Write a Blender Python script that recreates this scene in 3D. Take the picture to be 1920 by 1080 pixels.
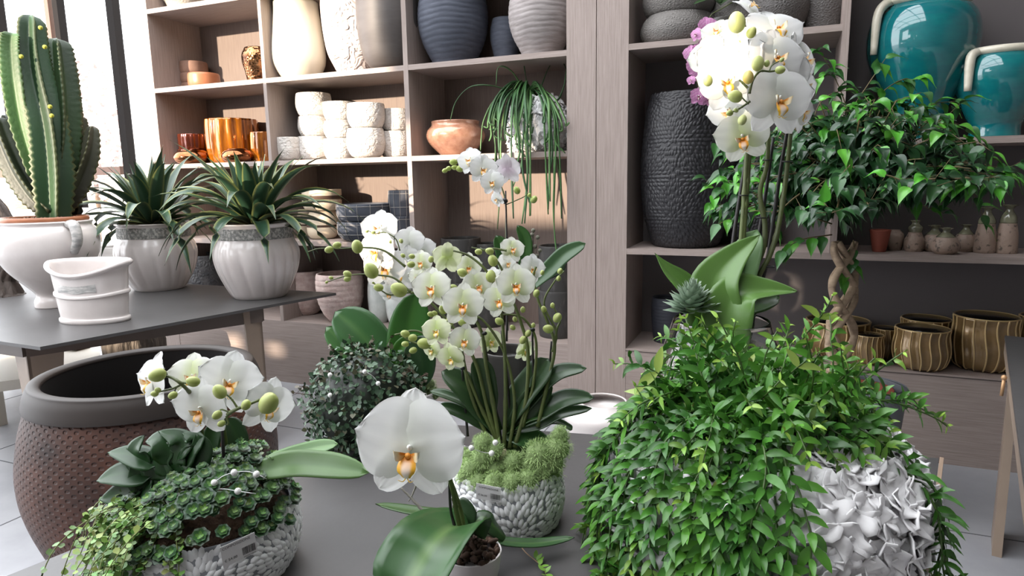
import bpy, math, random
from mathutils import Vector, Matrix, noise
PI = math.pi
rnd = random.Random(7)
for o in list(bpy.data.objects): bpy.data.objects.remove(o)
SC = bpy.context.scene
COL = SC.collection

# ---------------------------------------------------------------- camera
CAM = Vector((0, 0, 1.4)); FPX = 1241.634
YAW, PIT, ROL = -.39200221, -.161908, -.01749524
F = Vector((math.sin(YAW)*math.cos(PIT), math.cos(YAW)*math.cos(PIT), math.sin(PIT)))
_r0 = Vector((math.cos(YAW), -math.sin(YAW), 0)); _u0 = _r0.cross(F)
RV = _r0*math.cos(ROL)+_u0*math.sin(ROL); UV = -_r0*math.sin(ROL)+_u0*math.cos(ROL)
cd = bpy.data.cameras.new('camera'); cam = bpy.data.objects.new('camera', cd); COL.objects.link(cam)
cd.sensor_width = 36; cd.lens = FPX*36/1920; cd.clip_start = .02; cd.clip_end = 300
cam.matrix_world = Matrix(((RV.x, UV.x, -F.x, CAM.x), (RV.y, UV.y, -F.y, CAM.y), (RV.z, UV.z, -F.z, CAM.z), (0, 0, 0, 1)))
SC.camera = cam
# ---------------------------------------------------------------- light
vs = SC.view_settings; vs.view_transform = 'Standard'; vs.look = 'None'; vs.gamma = 1; vs.use_curve_mapping = False
vs.exposure = 1.15
w = bpy.data.worlds.new('sky'); SC.world = w; w.use_nodes = True
bg = w.node_tree.nodes['Background']; bg.inputs[0].default_value = (.93, .96, 1, 1); bg.inputs[1].default_value = 2.6
SUNDIR = Vector((.36, 1, -.19)).normalized()
sl = bpy.data.lights.new('sun', 'SUN'); sl.energy = 5; sl.angle = math.radians(.9); sl.color = (1, .84, .66)
sun = bpy.data.objects.new('sun', sl); COL.objects.link(sun); sun.location = (-6, -12, 6)
sun.rotation_euler = SUNDIR.to_track_quat('-Z', 'Y').to_euler()
SC.cycles.max_bounces = 6; SC.cycles.diffuse_bounces = 2; SC.cycles.transparent_max_bounces = 12

# ---------------------------------------------------------------- pixel helpers (1920x1080 frame of the photograph)
def ray(x, y): return F+RV*((x-960)/FPX)+UV*((540-y)/FPX)
def P(x, y, d): return CAM+ray(x, y)*d
def onZ(x, y, Z): v = ray(x, y); return CAM+v*((Z-CAM.z)/v.z)
def onY(x, y, Y): v = ray(x, y); return CAM+v*(Y/v.y)
def dep(p): return F.dot(Vector(p)-CAM)
def zpx(X, Y, y):
    k = (540-y)/FPX; a = UV-F*k      # a.p = 0
    return CAM.z-(a.x*X+a.y*Y)/a.z
def xpx(x, Y, Z):
    k = (x-960)/FPX; a = RV-F*k
    return -(a.y*Y+a.z*(Z-CAM.z))/a.x

# ---------------------------------------------------------------- materials
MATS = {}
class N:
    def __init__(s, m): s.t = m.node_tree; s.n = s.t.nodes; s.l = s.t.links; s.b = s.n.get('Principled BSDF')
    def __call__(s, ty, ins=None, **kw):
        o = s.n.new('ShaderNode'+ty)
        for k, v in kw.items(): setattr(o, k, v)
        for k, v in (ins or {}).items():
            if hasattr(v, 'is_output'): s.l.new(v, o.inputs[k])
            else: o.inputs[k].default_value = v
        return o
def c4(c): return (c[0], c[1], c[2], 1)
def srgb(r, g, b): return tuple(((v/255)/12.92 if v/255 <= .04045 else ((v/255+.055)/1.055)**2.4) for v in (r, g, b))
def mat(name, col=(.5, .5, .5), rough=.6, metal=0, col2=None, ns=8, stretch=(1, 1, 1), bump=None, vc=False, trans=0, coat=0, sss=0, lo=.35, hi=.65, spec=.5):
    """bump = (kind, scale, strength, stretch)"""
    if name in MATS: return MATS[name]
    m = bpy.data.materials.new(name); m.use_nodes = True; n = N(m); b = n.b
    b.inputs['Roughness'].default_value = rough; b.inputs['Metallic'].default_value = metal
    b.inputs['Specular IOR Level'].default_value = spec
    if coat: b.inputs['Coat Weight'].default_value = coat; b.inputs['Coat Roughness'].default_value = .06
    tc = n('TexCoord')
    base = None
    if vc:
        base = n('Attribute', attribute_name='Col').outputs['Color']
        if col2:
            mp = n('Mapping', {0: tc.outputs['Object']}); mp.inputs['Scale'].default_value = stretch
            nz = n('TexNoise', {'Vector': mp.outputs[0], 'Scale': ns, 'Detail': 4})
            mx = n('Mix', data_type='RGBA', blend_type='MULTIPLY'); mx.inputs[0].default_value = 1
            rp = n('ValToRGB', {0: nz.outputs[0]}); rp.color_ramp.elements[0].color = c4(col2); rp.color_ramp.elements[1].color = (1, 1, 1, 1)
            rp.color_ramp.elements[0].position = lo; rp.color_ramp.elements[1].position = hi
            n.l.new(base, mx.inputs[6]); n.l.new(rp.outputs[0], mx.inputs[7]); base = mx.outputs[2]
    elif col2:
        mp = n('Mapping', {0: tc.outputs['Object']}); mp.inputs['Scale'].default_value = stretch
        nz = n('TexNoise', {'Vector': mp.outputs[0], 'Scale': ns, 'Detail': 6, 'Roughness': .6})
        rp = n('ValToRGB', {0: nz.outputs[0]}); rp.color_ramp.elements[0].color = c4(col); rp.color_ramp.elements[1].color = c4(col2)
        rp.color_ramp.elements[0].position = lo; rp.color_ramp.elements[1].position = hi
        base = rp.outputs[0]
    if base is None: b.inputs['Base Color'].default_value = c4(col)
    else: n.l.new(base, b.inputs['Base Color'])
    if bump:
        kind, sc, st = bump[:3]; bs = bump[3] if len(bump) > 3 else (1, 1, 1)
        mp2 = n('Mapping', {0: tc.outputs['Object']}); mp2.inputs['Scale'].default_value = bs
        if kind == 'noise': h = n('TexNoise', {'Vector': mp2.outputs[0], 'Scale': sc, 'Detail': 5}).outputs[0]
        elif kind == 'cells': h = n('TexVoronoi', {'Vector': mp2.outputs[0], 'Scale': sc}, feature='DISTANCE_TO_EDGE').outputs[0]
        elif kind == 'bubbles': h = n('TexVoronoi', {'Vector': mp2.outputs[0], 'Scale': sc}).outputs[0]
        elif kind == 'wrinkle':
            h = n('TexNoise', {'Vector': mp2.outputs[0], 'Scale': sc, 'Detail': 2, 'Distortion': 1.2}).outputs[0]
            h = n('Math', {0: h, 1: 14.0}, operation='MULTIPLY').outputs[0]; h = n('Math', {0: h}, operation='SINE').outputs[0]
        elif kind == 'dots':          # rows of small dimples round a turned body
            sp = n('SeparateXYZ', {0: mp2.outputs[0]})
            an = n('Math', {0: sp.outputs[1], 1: sp.outputs[0]}, operation='ARCTAN2').outputs[0]
            ua = n('Math', {0: an, 1: sc}, operation='MULTIPLY').outputs[0]
            nzz = n('TexNoise', {'Vector': tc.outputs['Object'], 'Scale': 6.0}).outputs[0]
            zz = n('Math', {0: sp.outputs[2], 1: bump[4]}, operation='MULTIPLY').outputs[0]
            zz = n('Math', {0: nzz, 1: 5.0, 2: zz}, operation='MULTIPLY_ADD').outputs[0]
            s1 = n('Math', {0: ua}, operation='SINE').outputs[0]; s2 = n('Math', {0: zz}, operation='SINE').outputs[0]
            h = n('Math', {0: s1, 1: s2}, operation='MULTIPLY').outputs[0]
            h = n('MapRange', {0: h, 1: .25, 2: .8, 3: 1.0, 4: 0.0}).outputs[0]
        bp = n('Bump', {'Height': h, 'Strength': st, 'Distance': bump[5] if len(bump) > 5 else .01})
        n.l.new(bp.outputs[0], b.inputs['Normal'])
    if sss:
        b.inputs['Subsurface Weight'].default_value = sss; b.inputs['Subsurface Scale'].default_value = .01
    if trans:
        tr = n('BsdfTranslucent'); ms = n('MixShader'); ms.inputs[0].default_value = trans
        if base is None: tr.inputs[0].default_value = c4(col)
        else: n.l.new(base, tr.inputs[0])
        n.l.new(b.outputs[0], ms.inputs[1]); n.l.new(tr.outputs[0], ms.inputs[2])
        n.l.new(ms.outputs[0], n.n['Material Output'].inputs[0])
    MATS[name] = m; return m
def glass_mat(name, col=(1, 1, 1), rough=.0, ior=1.45, thin=False):
    if name in MATS: return MATS[name]
    m = bpy.data.materials.new(name); m.use_nodes = True; n = N(m)
    if thin:
        g = n('BsdfGlossy', {'Roughness': rough}); t = n('BsdfTransparent', {'Color': c4(col)}); ms = n('MixShader'); ms.inputs[0].default_value = .02
        n.l.new(t.outputs[0], ms.inputs[1]); n.l.new(g.outputs[0], ms.inputs[2]); n.l.new(ms.outputs[0], n.n['Material Output'].inputs[0])
    else:
        n.b.inputs['Base Color'].default_value = c4(col); n.b.inputs['Transmission Weight'].default_value = 1; n.b.inputs['Roughness'].default_value = rough; n.b.inputs['IOR'].default_value = ior
    MATS[name] = m; return m

# ---------------------------------------------------------------- mesh building
ORG = {}
def catmull(pts, n):
    pts = [Vector(p) for p in pts]
    if len(pts) < 3: return [pts[0].lerp(pts[-1], i/n) for i in range(n+1)]
    q = [2*pts[0]-pts[1]]+pts+[2*pts[-1]-pts[-2]]; out = []; k = len(pts)-1
    for i in range(n+1):
        t = i/n*k; j = min(int(t), k-1); t -= j
        a, b, c, d = q[j:j+4]
        out.append(.5*((2*b)+(c-a)*t+(2*a-5*b+4*c-d)*t*t+(3*b-a-3*c+d)*t**3))
    return out
def lerpl(l, t):
    t = max(0, min(1, t))*(len(l)-1); i = min(int(t), len(l)-2); t -= i
    return l[i]*(1-t)+l[i+1]*t
def frame(d, up=Vector((0, 0, 1))):
    d = d.normalized(); s = d.cross(up)
    if s.length < 1e-4: s = d.cross(Vector((1, 0, 0)))
    s.normalize(); return s, s.cross(d).normalized()
class MB:
    def __init__(s): s.v = []; s.f = []; s.c = []; s.m = []
    def add(s, vs, fs, col=None, mi=0):
        b = len(s.v); s.v += [tuple(v) for v in vs]; s.f += [tuple(i+b for i in f) for f in fs]; s.m += [mi]*len(fs)
        if callable(col): s.c += [col(i) for i in range(len(vs))]
        else: s.c += [col or (1, 1, 1)]*len(vs)
    def box(s, a, b, col=None, mi=0):
        x0, y0, z0 = a; x1, y1, z1 = b
        s.add([(x0, y0, z0), (x1, y0, z0), (x1, y1, z0), (x0, y1, z0), (x0, y0, z1), (x1, y0, z1), (x1, y1, z1), (x0, y1, z1)],
              [(0, 3, 2, 1), (4, 5, 6, 7), (0, 1, 5, 4), (1, 2, 6, 5), (2, 3, 7, 6), (3, 0, 4, 7)], col, mi)
    def prism(s, poly, z0, z1, col=None, mi=0):
        n = len(poly); s.add([(p[0], p[1], z0) for p in poly]+[(p[0], p[1], z1) for p in poly],
              [tuple(range(n))[::-1], tuple(range(n, 2*n))]+[(i, (i+1) % n, (i+1) % n+n, i+n) for i in range(n)], col, mi)
    def beam(s, p, q, w, h, mi=0):
        p = Vector(p); q = Vector(q); a, b = frame(q-p); vs = []
        for e in (p, q):
            for i, j in ((-1, -1), (1, -1), (1, 1), (-1, 1)): vs.append(e+a*i*w/2+b*j*h/2)
        s.add(vs, [(0, 1, 2, 3), (7, 6, 5, 4), (0, 4, 5, 1), (1, 5, 6, 2), (2, 6, 7, 3), (3, 7, 4, 0)], None, mi)
    def tube(s, pts, rads, seg=8, n=None, col=None, cap=True, fn=None):
        pts = catmull(pts, n) if n else [Vector(p) for p in pts]; k = len(pts); vs = []; cs = []
        if not isinstance(rads, (list, tuple)): rads = [rads]*2
        up = Vector((.13, .21, 1)).normalized(); sd = None
        for i, p in enumerate(pts):
            d = (pts[min(i+1, k-1)]-pts[max(i-1, 0)]).normalized()
            if sd is None: sd, _ = frame(d, up)
            sd = (sd-d*sd.dot(d)); sd = sd.normalized() if sd.length > 1e-5 else frame(d, up)[0]
            b = d.cross(sd); t = i/(k-1); r = lerpl(list(rads), t)
            for j in range(seg):
                a = 2*PI*j/seg; rr = r*(fn(a, t) if fn else 1)
                vs.append(p+(sd*math.cos(a)+b*math.sin(a))*rr)
                cs.append(col(a, t) if callable(col) else (col or (1, 1, 1)))
        fs = [(i*seg+j, i*seg+(j+1) % seg, (i+1)*seg+(j+1) % seg, (i+1)*seg+j) for i in range(k-1) for j in range(seg)]
        if cap: fs += [tuple(range(seg))[::-1], tuple(range((k-1)*seg, k*seg))]
        s.add(vs, fs, lambda i: cs[i])
    def lathe(s, prof, c=(0, 0, 0), seg=40, fn=None, col=None, sx=1, sy=1, rot=0, cap=True):
        """prof = [(r,z)...]; fn(a,r,z)->(r,z)"""
        vs = []; cs = []; k = len(prof)
        for i, (r, z) in enumerate(prof):
            for j in range(seg):
                a = 2*PI*j/seg; rr, zz = fn(a, r, z) if fn else (r, z)
                x = rr*math.cos(a)*sx; y = rr*math.sin(a)*sy
                if rot: x, y = x*math.cos(rot)-y*math.sin(rot), x*math.sin(rot)+y*math.cos(rot)
                vs.append((c[0]+x, c[1]+y, c[2]+zz)); cs.append(col(a, rr, zz, i/(k-1)) if callable(col) else (col or (1, 1, 1)))
        fs = [(i*seg+j, i*seg+(j+1) % seg, (i+1)*seg+(j+1) % seg, (i+1)*seg+j) for i in range(k-1) for j in range(seg)]
        if cap and prof[0][0] > 1e-4: fs.append(tuple(range(seg))[::-1])
        if cap and prof[-1][0] > 1e-4: fs.append(tuple(range((k-1)*seg, k*seg)))
        s.add(vs, fs, lambda i: cs[i])
    def ball(s, c, r, seg=10, rings=7, col=None, axis=None, fn=None):
        c = Vector(c); ax = Vector(axis or (0, 0, 1)).normalized(); a1, b1 = frame(ax); r = r if isinstance(r, (tuple, list)) else (r, r)
        vs = []; cs = []
        for i in range(rings+1):
            th = PI*i/rings
            for j in range(seg):
                a = 2*PI*j/seg; q = r[0]*math.sin(th)*(fn(a, th) if fn else 1)
                vs.append(c+ax*(-math.cos(th)*r[1])+(a1*math.cos(a)+b1*math.sin(a))*q); cs.append(col(a, i/rings) if callable(col) else (col or (1, 1, 1)))
        fs = [(i*seg+j, i*seg+(j+1) % seg, (i+1)*seg+(j+1) % seg, (i+1)*seg+j) for i in range(rings) for j in range(seg)]
        s.add(vs, fs, lambda i: cs[i])
    def grid(s, fn, nu, nv, col=None):
        vs = [fn(i/nu, j/nv*2-1) for i in range(nu+1) for j in range(nv+1)]
        fs = [(i*(nv+1)+j, i*(nv+1)+j+1, (i+1)*(nv+1)+j+1, (i+1)*(nv+1)+j) for i in range(nu) for j in range(nv)]
        s.add(vs, fs, (lambda k: col((k//(nv+1))/nu, (k % (nv+1))/nv*2-1)) if callable(col) else col)
    def leaf(s, pts, W, nrm, shape='lance', fold=.15, nu=8, nv=2, col=None, wave=0, twist=0):
        """blade along pts (spline), half width W, nrm = upper side"""
        nrm = Vector(nrm).normalized(); cp = catmull(pts, nu); fr = []
        for i, p in enumerate(cp):
            d = (cp[min(i+1, nu)]-cp[max(i-1, 0)]).normalized(); sd = d.cross(nrm)
            sd = sd.normalized() if sd.length > 1e-4 else Vector((1, 0, 0)); up = sd.cross(d)
            if twist: sd.rotate(Matrix.Rotation(twist*i/nu, 3, d)); up.rotate(Matrix.Rotation(twist*i/nu, 3, d))
            fr.append((p, sd, up))
        def pt(u, v):
            p, sd, up = fr[round(u*nu)]; w_ = W*SHAPE[shape](u)
            return p+sd*v*w_+up*(abs(v)**1.3*fold*w_+wave*W*math.sin(u*9+v*2)*abs(v))
        s.grid(pt, nu, nv, col)
    def build(s, name, m, parent=None, smooth=True, org=None, kind=None, label=None, flat=0):
        o0 = ORG[parent.name] if parent is not None else Vector(org or (0, 0, 0))
        me = bpy.data.meshes.new(name); me.from_pydata([(x-o0.x, y-o0.y, z-o0.z) for x, y, z in s.v], [], s.f); me.update()
        for mm in (m if isinstance(m, (list, tuple)) else [m]): me.materials.append(mm)
        if any(s.m): me.polygons.foreach_set('material_index', s.m)
        if smooth: me.polygons.foreach_set('use_smooth', [True]*len(me.polygons))
        ca = me.color_attributes.new('Col', 'FLOAT_COLOR', 'POINT'); fl = []
        for c in s.c: fl += [c[0], c[1], c[2], 1]
        ca.data.foreach_set('color', fl)
        if smooth and flat: me.set_sharp_from_angle(angle=math.radians(flat))
        o = bpy.data.objects.new(name, me); COL.objects.link(o)
        if parent is not None: o.parent = parent; ORG[o.name] = o0
        else: o.location = o0; ORG[o.name] = o0
        if kind: o['kind'] = kind
        if label: o['label'] = label
        return o
SHAPE = {
 'lance': lambda t: math.sin(PI*min(1, t*.97+.03)**.8)**.8 if t < 1 else 0.0,
 'ovate': lambda t: max(0, math.sin(PI*(t**.62)))**.75,
 'phal': lambda t: (min(1, .35+t*2.2))*max(0, 1-max(0, (t-.62)/.38)**2.2)**.6,
 'agave': lambda t: max(0, (.62+.9*math.sin(PI*min(1, t*.95))**1)*(1-t**2.5))/1.3,
 'strap': lambda t: (.7+.3*math.sin(PI*t))*(1-t**8),
 'ficus': lambda t: max(.02, math.sin(PI*min(1, t/.86)**.7)**.9) if t < .86 else .05*(1-t)/.14,
 'round': lambda t: max(0, 1-(2*t-1)**2)**.5,
 'spoon': lambda t: max(0.12*(1-t), max(0, 1-((t-.6)/.4)**2)**.5) if t > .2 else .12+t,
}
def thing(name, label, cat, loc=(0, 0, 0), group=None):
    o = bpy.data.objects.new(name, None); COL.objects.link(o); o.location = loc; o.empty_display_size = .05
    o['label'] = label; o['category'] = cat
    if group: o['group'] = group
    ORG[o.name] = Vector(loc); return o
def tag(o, label, cat, group=None):
    o['label'] = label; o['category'] = cat
    if group: o['group'] = group
    return o
def spro(pts, n):   # smooth 2-D profile
    return [(max(0, p.x), p.y) for p in catmull([Vector((a, b, 0)) for a, b in pts], n)]
def pprof(X, Y, Z, prof, d=None):
    """pixel silhouette [(y, half width px)...] bottom to top -> [(r, z above Z)]"""
    d = d or dep((X, Y, Z)); out = []
    for i, (y, hw) in enumerate(prof):
        out.append((hw*d/FPX, 0 if i == 0 else zpx(X, Y, y)-Z))
    return out
def vessel(pr, th=.012, inner=.5, n=28, lip=True):
    """outer profile (r,z) -> closed shell profile with an inside; starts at the axis"""
    o = spro(pr, n); h = o[-1][1]; rr = o[-1][0]
    ins = [(max(.001, r-th), z) for r, z in reversed(o) if z > h*(1-inner) and r > th*1.5]
    L = [(rr-th*.2, h+th*.35), (rr-th*.8, h+th*.35)] if lip else []
    zb = ins[-1][1] if ins else h*.5
    return [(0, 0.0)]+o+L+ins+[(0, zb)]
# ================================================================ materials of the place
WOOD = mat('wood_grain_upright', srgb(144, 129, 122), .6, col2=srgb(168, 153, 146), ns=9, stretch=(16, 16, .55), bump=('noise', 9, .1, (20, 20, .8)), lo=.3, hi=.7)
WOODX = mat('wood_grain_level', srgb(144, 129, 122), .6, col2=srgb(168, 153, 146), ns=9, stretch=(.55, 16, 16), bump=('noise', 9, .1, (.8, 20, 20)), lo=.3, hi=.7)
WOODB = mat('wood_grain_back', srgb(106, 90, 82), .65, col2=srgb(126, 110, 101), ns=9, stretch=(16, 14, .55), lo=.3, hi=.7)
DARKB = mat('grey_back_board', srgb(104, 98, 98), .7)
TOPG = mat('stone_table_top', srgb(72, 70, 70), .42, col2=srgb(80, 78, 78), ns=3, bump=('noise', 60, .03))
STEEL = mat('taupe_powder_coated_steel', srgb(150, 132, 116), .45, col2=srgb(138, 121, 107), ns=3)
STEELD = mat('dark_bronze_steel', srgb(92, 80, 73), .4)
FLOORM = mat('grey_floor_tile', srgb(150, 150, 154), .45, col2=srgb(168, 168, 171), ns=2.2)
BLACKM = mat('dark_window_metal', srgb(24, 19, 17), .75, spec=.15)
BROWNM = mat('brown_window_metal', srgb(110, 78, 62), .5)
PLAST = mat('low_bounce_dark_grey', srgb(112, 108, 106), .8)  # kept dark so the walls bounce less light into the shelves
PANE = glass_mat('window_glass', (1, 1, 1), 0, 1.45, True)

def struct(name, mb, m, smooth=False):
    o = mb.build(name, m, None, smooth); o['kind'] = 'structure'; return o
b = MB(); b.box((-30, -20, -.1), (14, 4.7, 0)); struct('floor', b, FLOORM)
b = MB()
for i in range(-14, 8): b.box((i*.9-.003-.3, -6, 0), (i*.9+.003-.3, 4.7, .0012))
for j in range(-7, 6): b.box((-12, j*.9+.2-.003, 0), (6, j*.9+.2+.003, .0012))
struct('trim_1', b, mat('floor_joint', srgb(96, 96, 98), .8))
b = MB(); b.box((-4.42, 4.12, 0), (4.6, 4.3, 4.2)); struct('wall_front', b, PLAST)
b = MB(); b.box((4.6, -4.5, 0), (4.75, 4.3, 5.4)); struct('sky_blocker_right', b, PLAST)  # unseen wall, raised to hold back skylight from the right
# added gobo wall behind the camera, unseen: openings aim the sun at chosen spots
def rear(boxes, Y0=-3.5, Y1=-3.38, X0=-9.5, X1=4.6, Z1=5.4):
    xs = sorted({X0, X1}|{v for q in boxes for v in q[:2]}); zs = sorted({0, Z1}|{v for q in boxes for v in q[2:]})
    b = MB()
    for i in range(len(xs)-1):
        for k in range(len(zs)-1):
            cx = (xs[i]+xs[i+1])/2; cz = (zs[k]+zs[k+1])/2
            if not any(q[0] < cx < q[1] and q[2] < cz < q[3] for q in boxes): b.box((xs[i], Y0, zs[k]), (xs[i+1], Y1, zs[k+1]))
    return struct('sun_gobo_wall', b, PLAST)
def hole(p, rx, rz):
    p = Vector(p); k = (p.y+3.44)/SUNDIR.y; q = p-SUNDIR*k; return (q.x-rx, q.x+rx, q.z-rz, q.z+rz)
def hole2(x0, x1, z0, z1, Y=3.6):
    k = (Y+3.44)/SUNDIR.y; return (x0-SUNDIR.x*k, x1-SUNDIR.x*k, z0-SUNDIR.z*k, z1-SUNDIR.z*k)
HOLES = [hole2(-4.9, -2.25, 1.02, 2.95), hole2(-2.25, -1.35, 1.2, 1.75), hole2(-4.05, -3.62, .2, .31), hole2(-3.42, -3.24, .2, .27), hole2(-5.6, -4.42, .05, .3),
         hole(P(1368, 110, 1.6), .085, .11), hole(P(716, 465, 1.68), .075, .075)]
rear([tuple(round(v, 3) for v in q) for q in HOLES])
b = MB(); b.box((.1, -4.5, 5.4), (4.75, 4.6, 5.5)); struct('sky_blocker_slab', b, PLAST)  # unseen slab added over the right half to block skylight
# unseen roof beams for the glasshouse, high above the frame, added for reflections
b = MB()
for y in (-2.6, -.8, 1.0, 2.8): b.box((-9.5, y-.04, 4.9), (4.7, y+.04, 5.02))
for x in (-7, -4, -1, 2): b.box((x-.03, -3.4, 5.02), (x+.03, 4.2, 5.1))
struct('trim_2', b, mat('roof_beam_paint', srgb(190, 190, 190), .6))
# glazed front left of the shelving
YW = 4.75
b = MB()
for (x, y, hw) in [(2, 60, .05), (97, 40, .03), (113, 40, .035), (224, 130, .045)]:
    X = onY(x, y, YW).x; b.box((X-hw, YW-.04, 0), (X+hw, YW+.04, 4.2), mi=0 if x != 97 else 1)
b.box((-12, YW-.035, 1.52), (-6.15, YW+.035, 1.6), mi=1)
b.box((-12, YW-.035, 4.12), (-4.4, YW+.035, 4.2)); b.box((-12, YW-.05, 0), (-4.4, YW+.05, .06))
w1 = struct('window_1', b, [BLACKM, BROWNM])
g = MB(); g.box((-12, YW-.004, .06), (-4.4, YW+.004, 4.12)); gp = g.build('pane', PANE, w1, False)
b = MB(); b.box((-40, YW, -.14), (20, 60, -.02)); struct('ground_outside', b, mat('pale_paving', srgb(205, 200, 192), .9, col2=srgb(180, 176, 168), ns=1))

# things beyond the glass
def outside():
    t = thing('greenhouse', 'pale glasshouse roof and gutter seen through the window, washed out by sun', 'greenhouse', (-14, 14, -.02))
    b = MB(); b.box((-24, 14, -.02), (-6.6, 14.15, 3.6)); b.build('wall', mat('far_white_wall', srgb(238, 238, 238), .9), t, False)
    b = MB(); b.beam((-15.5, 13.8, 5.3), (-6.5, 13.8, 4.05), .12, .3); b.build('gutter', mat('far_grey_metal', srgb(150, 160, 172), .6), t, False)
    b = MB()
    for i in range(9): b.beam((-16+i, 14.05, 3.5), (-16+i, 16, 5.6), .06, .06)
    b.build('roof_frame', mat('far_grey_metal'), t, False)
    t = thing('railing', 'white picket railing outside the window behind the cactus', 'railing', (-9.6, 8.2, -.02))
    b = MB(); b.box((-14, 8.18, .94), (-7.2, 8.22, 1.0)); b.box((-14, 8.18, .3), (-7.2, 8.22, .35))
    b.build('rail', mat('white_rail_paint', srgb(225, 228, 230), .6), t, False)
    b = MB()
    for i in range(64): b.box((-14+i*.107, 8.185, -.02), (-13.97+i*.107, 8.215, .95))
    b.build('pickets', mat('white_rail_paint'), t, False)
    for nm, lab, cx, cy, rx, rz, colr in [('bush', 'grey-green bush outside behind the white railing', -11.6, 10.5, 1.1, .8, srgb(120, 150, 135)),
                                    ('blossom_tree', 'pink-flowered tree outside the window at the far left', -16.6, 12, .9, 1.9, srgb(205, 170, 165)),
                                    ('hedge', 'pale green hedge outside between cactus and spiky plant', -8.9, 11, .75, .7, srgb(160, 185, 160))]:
        t = thing(nm, lab, nm.split('_')[-1], (cx, cy, -.02)); b = MB(); r2 = random.Random(cx)
        zc = rz+.1 if nm != 'blossom_tree' else 2.9
        for i in range(900):
            v = Vector((r2.gauss(0, 1), r2.gauss(0, 1), r2.gauss(0, 1))).normalized()*r2.uniform(.75, 1.03)
            p = Vector((cx+v.x*rx, cy+v.y*rx, zc+v.z*rz)); d = Vector((r2.gauss(0, 1), r2.gauss(0, 1), r2.gauss(0, .6))).normalized()
            b.leaf([p, p+d*.08, p+d*.16], .05, v, 'ovate', nu=3, nv=1)
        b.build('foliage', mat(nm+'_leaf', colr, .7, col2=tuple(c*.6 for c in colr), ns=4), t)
        b = MB(); b.tube([(cx, cy, -.02), (cx+.03, cy, zc)], [.07, .04]); b.build('trunk', mat('bark_brown', srgb(110, 90, 75), .8), t)
outside()

# ================================================================ shelving
SH = {'A': 2.635, 'B': 2.093, 'C': 1.555, 'D': 1.015, 'G': 1.555, 'base': .448}
YF, YBK, TH = 3.6, 4.06, .031
def shelving():
    t = thing('shelving_unit', 'tall open wood-grain shelving unit on the left with three bays of pots', 'shelving unit', (-2.7, 3.83, 0))
    def up(nm, x0, x1, z0, z1, y0=YF): b = MB(); b.box((x0, y0, z0), (x1, YBK, z1)); b.build(nm, WOOD, t, False)
    up('side_panel', -4.396, -4.25, 0, 3.2); up('side_panel', -1.143, -.978, 0, 3.2)
    up('divider', -3.254, -3.227, .448, 3.17); up('divider', -2.172, -2.140, .448, 3.17)
    for x0, x1, lv in [(-4.25, -3.254, 'ABCD'), (-3.227, -2.172, 'ABCD'), (-2.140, -1.143, 'ABC')]:
        for k in lv: b = MB(); b.box((x0, YF+.001, SH[k]-TH), (x1, YBK, SH[k])); b.build('shelf', WOODX, t, False)
    b = MB(); b.box((-4.25, YF+.001, 3.17), (-1.143, YBK, 3.2)); b.build('top_panel', WOODX, t, False)
    b = MB(); b.box((-4.25, YF+.002, 0), (-1.143, YBK, .448)); b.build('plinth', WOODX, t, False)
    b = MB(); b.box((-4.396, YBK, 0), (-.978, YBK+.02, 3.2)); b.build('back_panel', WOODB, t, False)
    t = thing('shelving_unit', 'wide open shelving unit on the right with dark grey back board', 'shelving unit', (.9, 3.83, 0))
    def up(nm, x0, x1, z0, z1): b = MB(); b.box((x0, YF, z0), (x1, YBK, z1)); b.build(nm, WOOD, t, False)
    up('side_panel', -.974, -.802, 0, 3.2); up('divider', .207, .238, 1.015, 3.17); up('side_panel', 2.5, 2.6, 0, 3.2)
    for x0, x1, z in [(-.802, .207, 2.093), (-.802, 2.5, 1.015), (.238, 2.5, 1.555), (-.802, 2.5, 3.2)]:
        b = MB(); b.box((x0, YF+.001, z-TH), (x1, YBK, z)); b.build('shelf', WOODX, t, False)
    b = MB(); b.box((-.802, YF+.002, 0), (2.5, YBK, .448)); b.build('plinth', WOODX, t, False)
    b = MB(); b.box((-.802, YF-.0015, .436), (2.5, YF+.002, .4385)); b.build('joint_line', mat('joint_dark', srgb(60, 52, 50), .8), t, False)
    b = MB(); b.box((-.974, YBK, 0), (2.6, YBK+.02, 3.2)); b.build('back_panel', DARKB, t, False)
shelving()

# ================================================================ tables
def leg(t, c, u, v, ht, w0=.1, w1=.065, m=None):
    """angle-iron leg at corner c: two tapering plates along u and v"""
    c = Vector((c[0], c[1], 0)); u = Vector((u[0], u[1], 0)).normalized(); v = Vector((v[0], v[1], 0)).normalized()
    b = MB(); th = .012
    for a, n in ((u, v), (v, u)):
        q = [c+a*0, c+a*w1, c+a*w0+Vector((0, 0, ht)), c+Vector((0, 0, ht))]
        vs = q+[p+n*th for p in q]; b.add(vs, [(0, 1, 2, 3), (7, 6, 5, 4), (0, 4, 5, 1), (1, 5, 6, 2), (2, 6, 7, 3), (3, 7, 4, 0)])
    b.build('leg', m or STEEL, t, False)
def table(label, poly, Z, legs, rails, th=.014):
    cx = sum(p[0] for p in poly)/len(poly); cy = sum(p[1] for p in poly)/len(poly)
    t = thing('display_table', label, 'table', (cx, cy, 0))
    b = MB(); b.prism(poly, Z-th, Z); b.build('table_top', TOPG, t, False)
    b = MB()
    for p, q in rails:
        p = Vector((p[0], p[1], Z-th-.035)); q = Vector((q[0], q[1], Z-th-.035)); b.beam(p, q, .03, .07)
    b.build('frame', STEELD, t, False)
    for c, u, v, *w_ in legs: leg(t, c, u, v, Z-th, *w_)
    return t
def xy(v): return (v.x, v.y)
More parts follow.
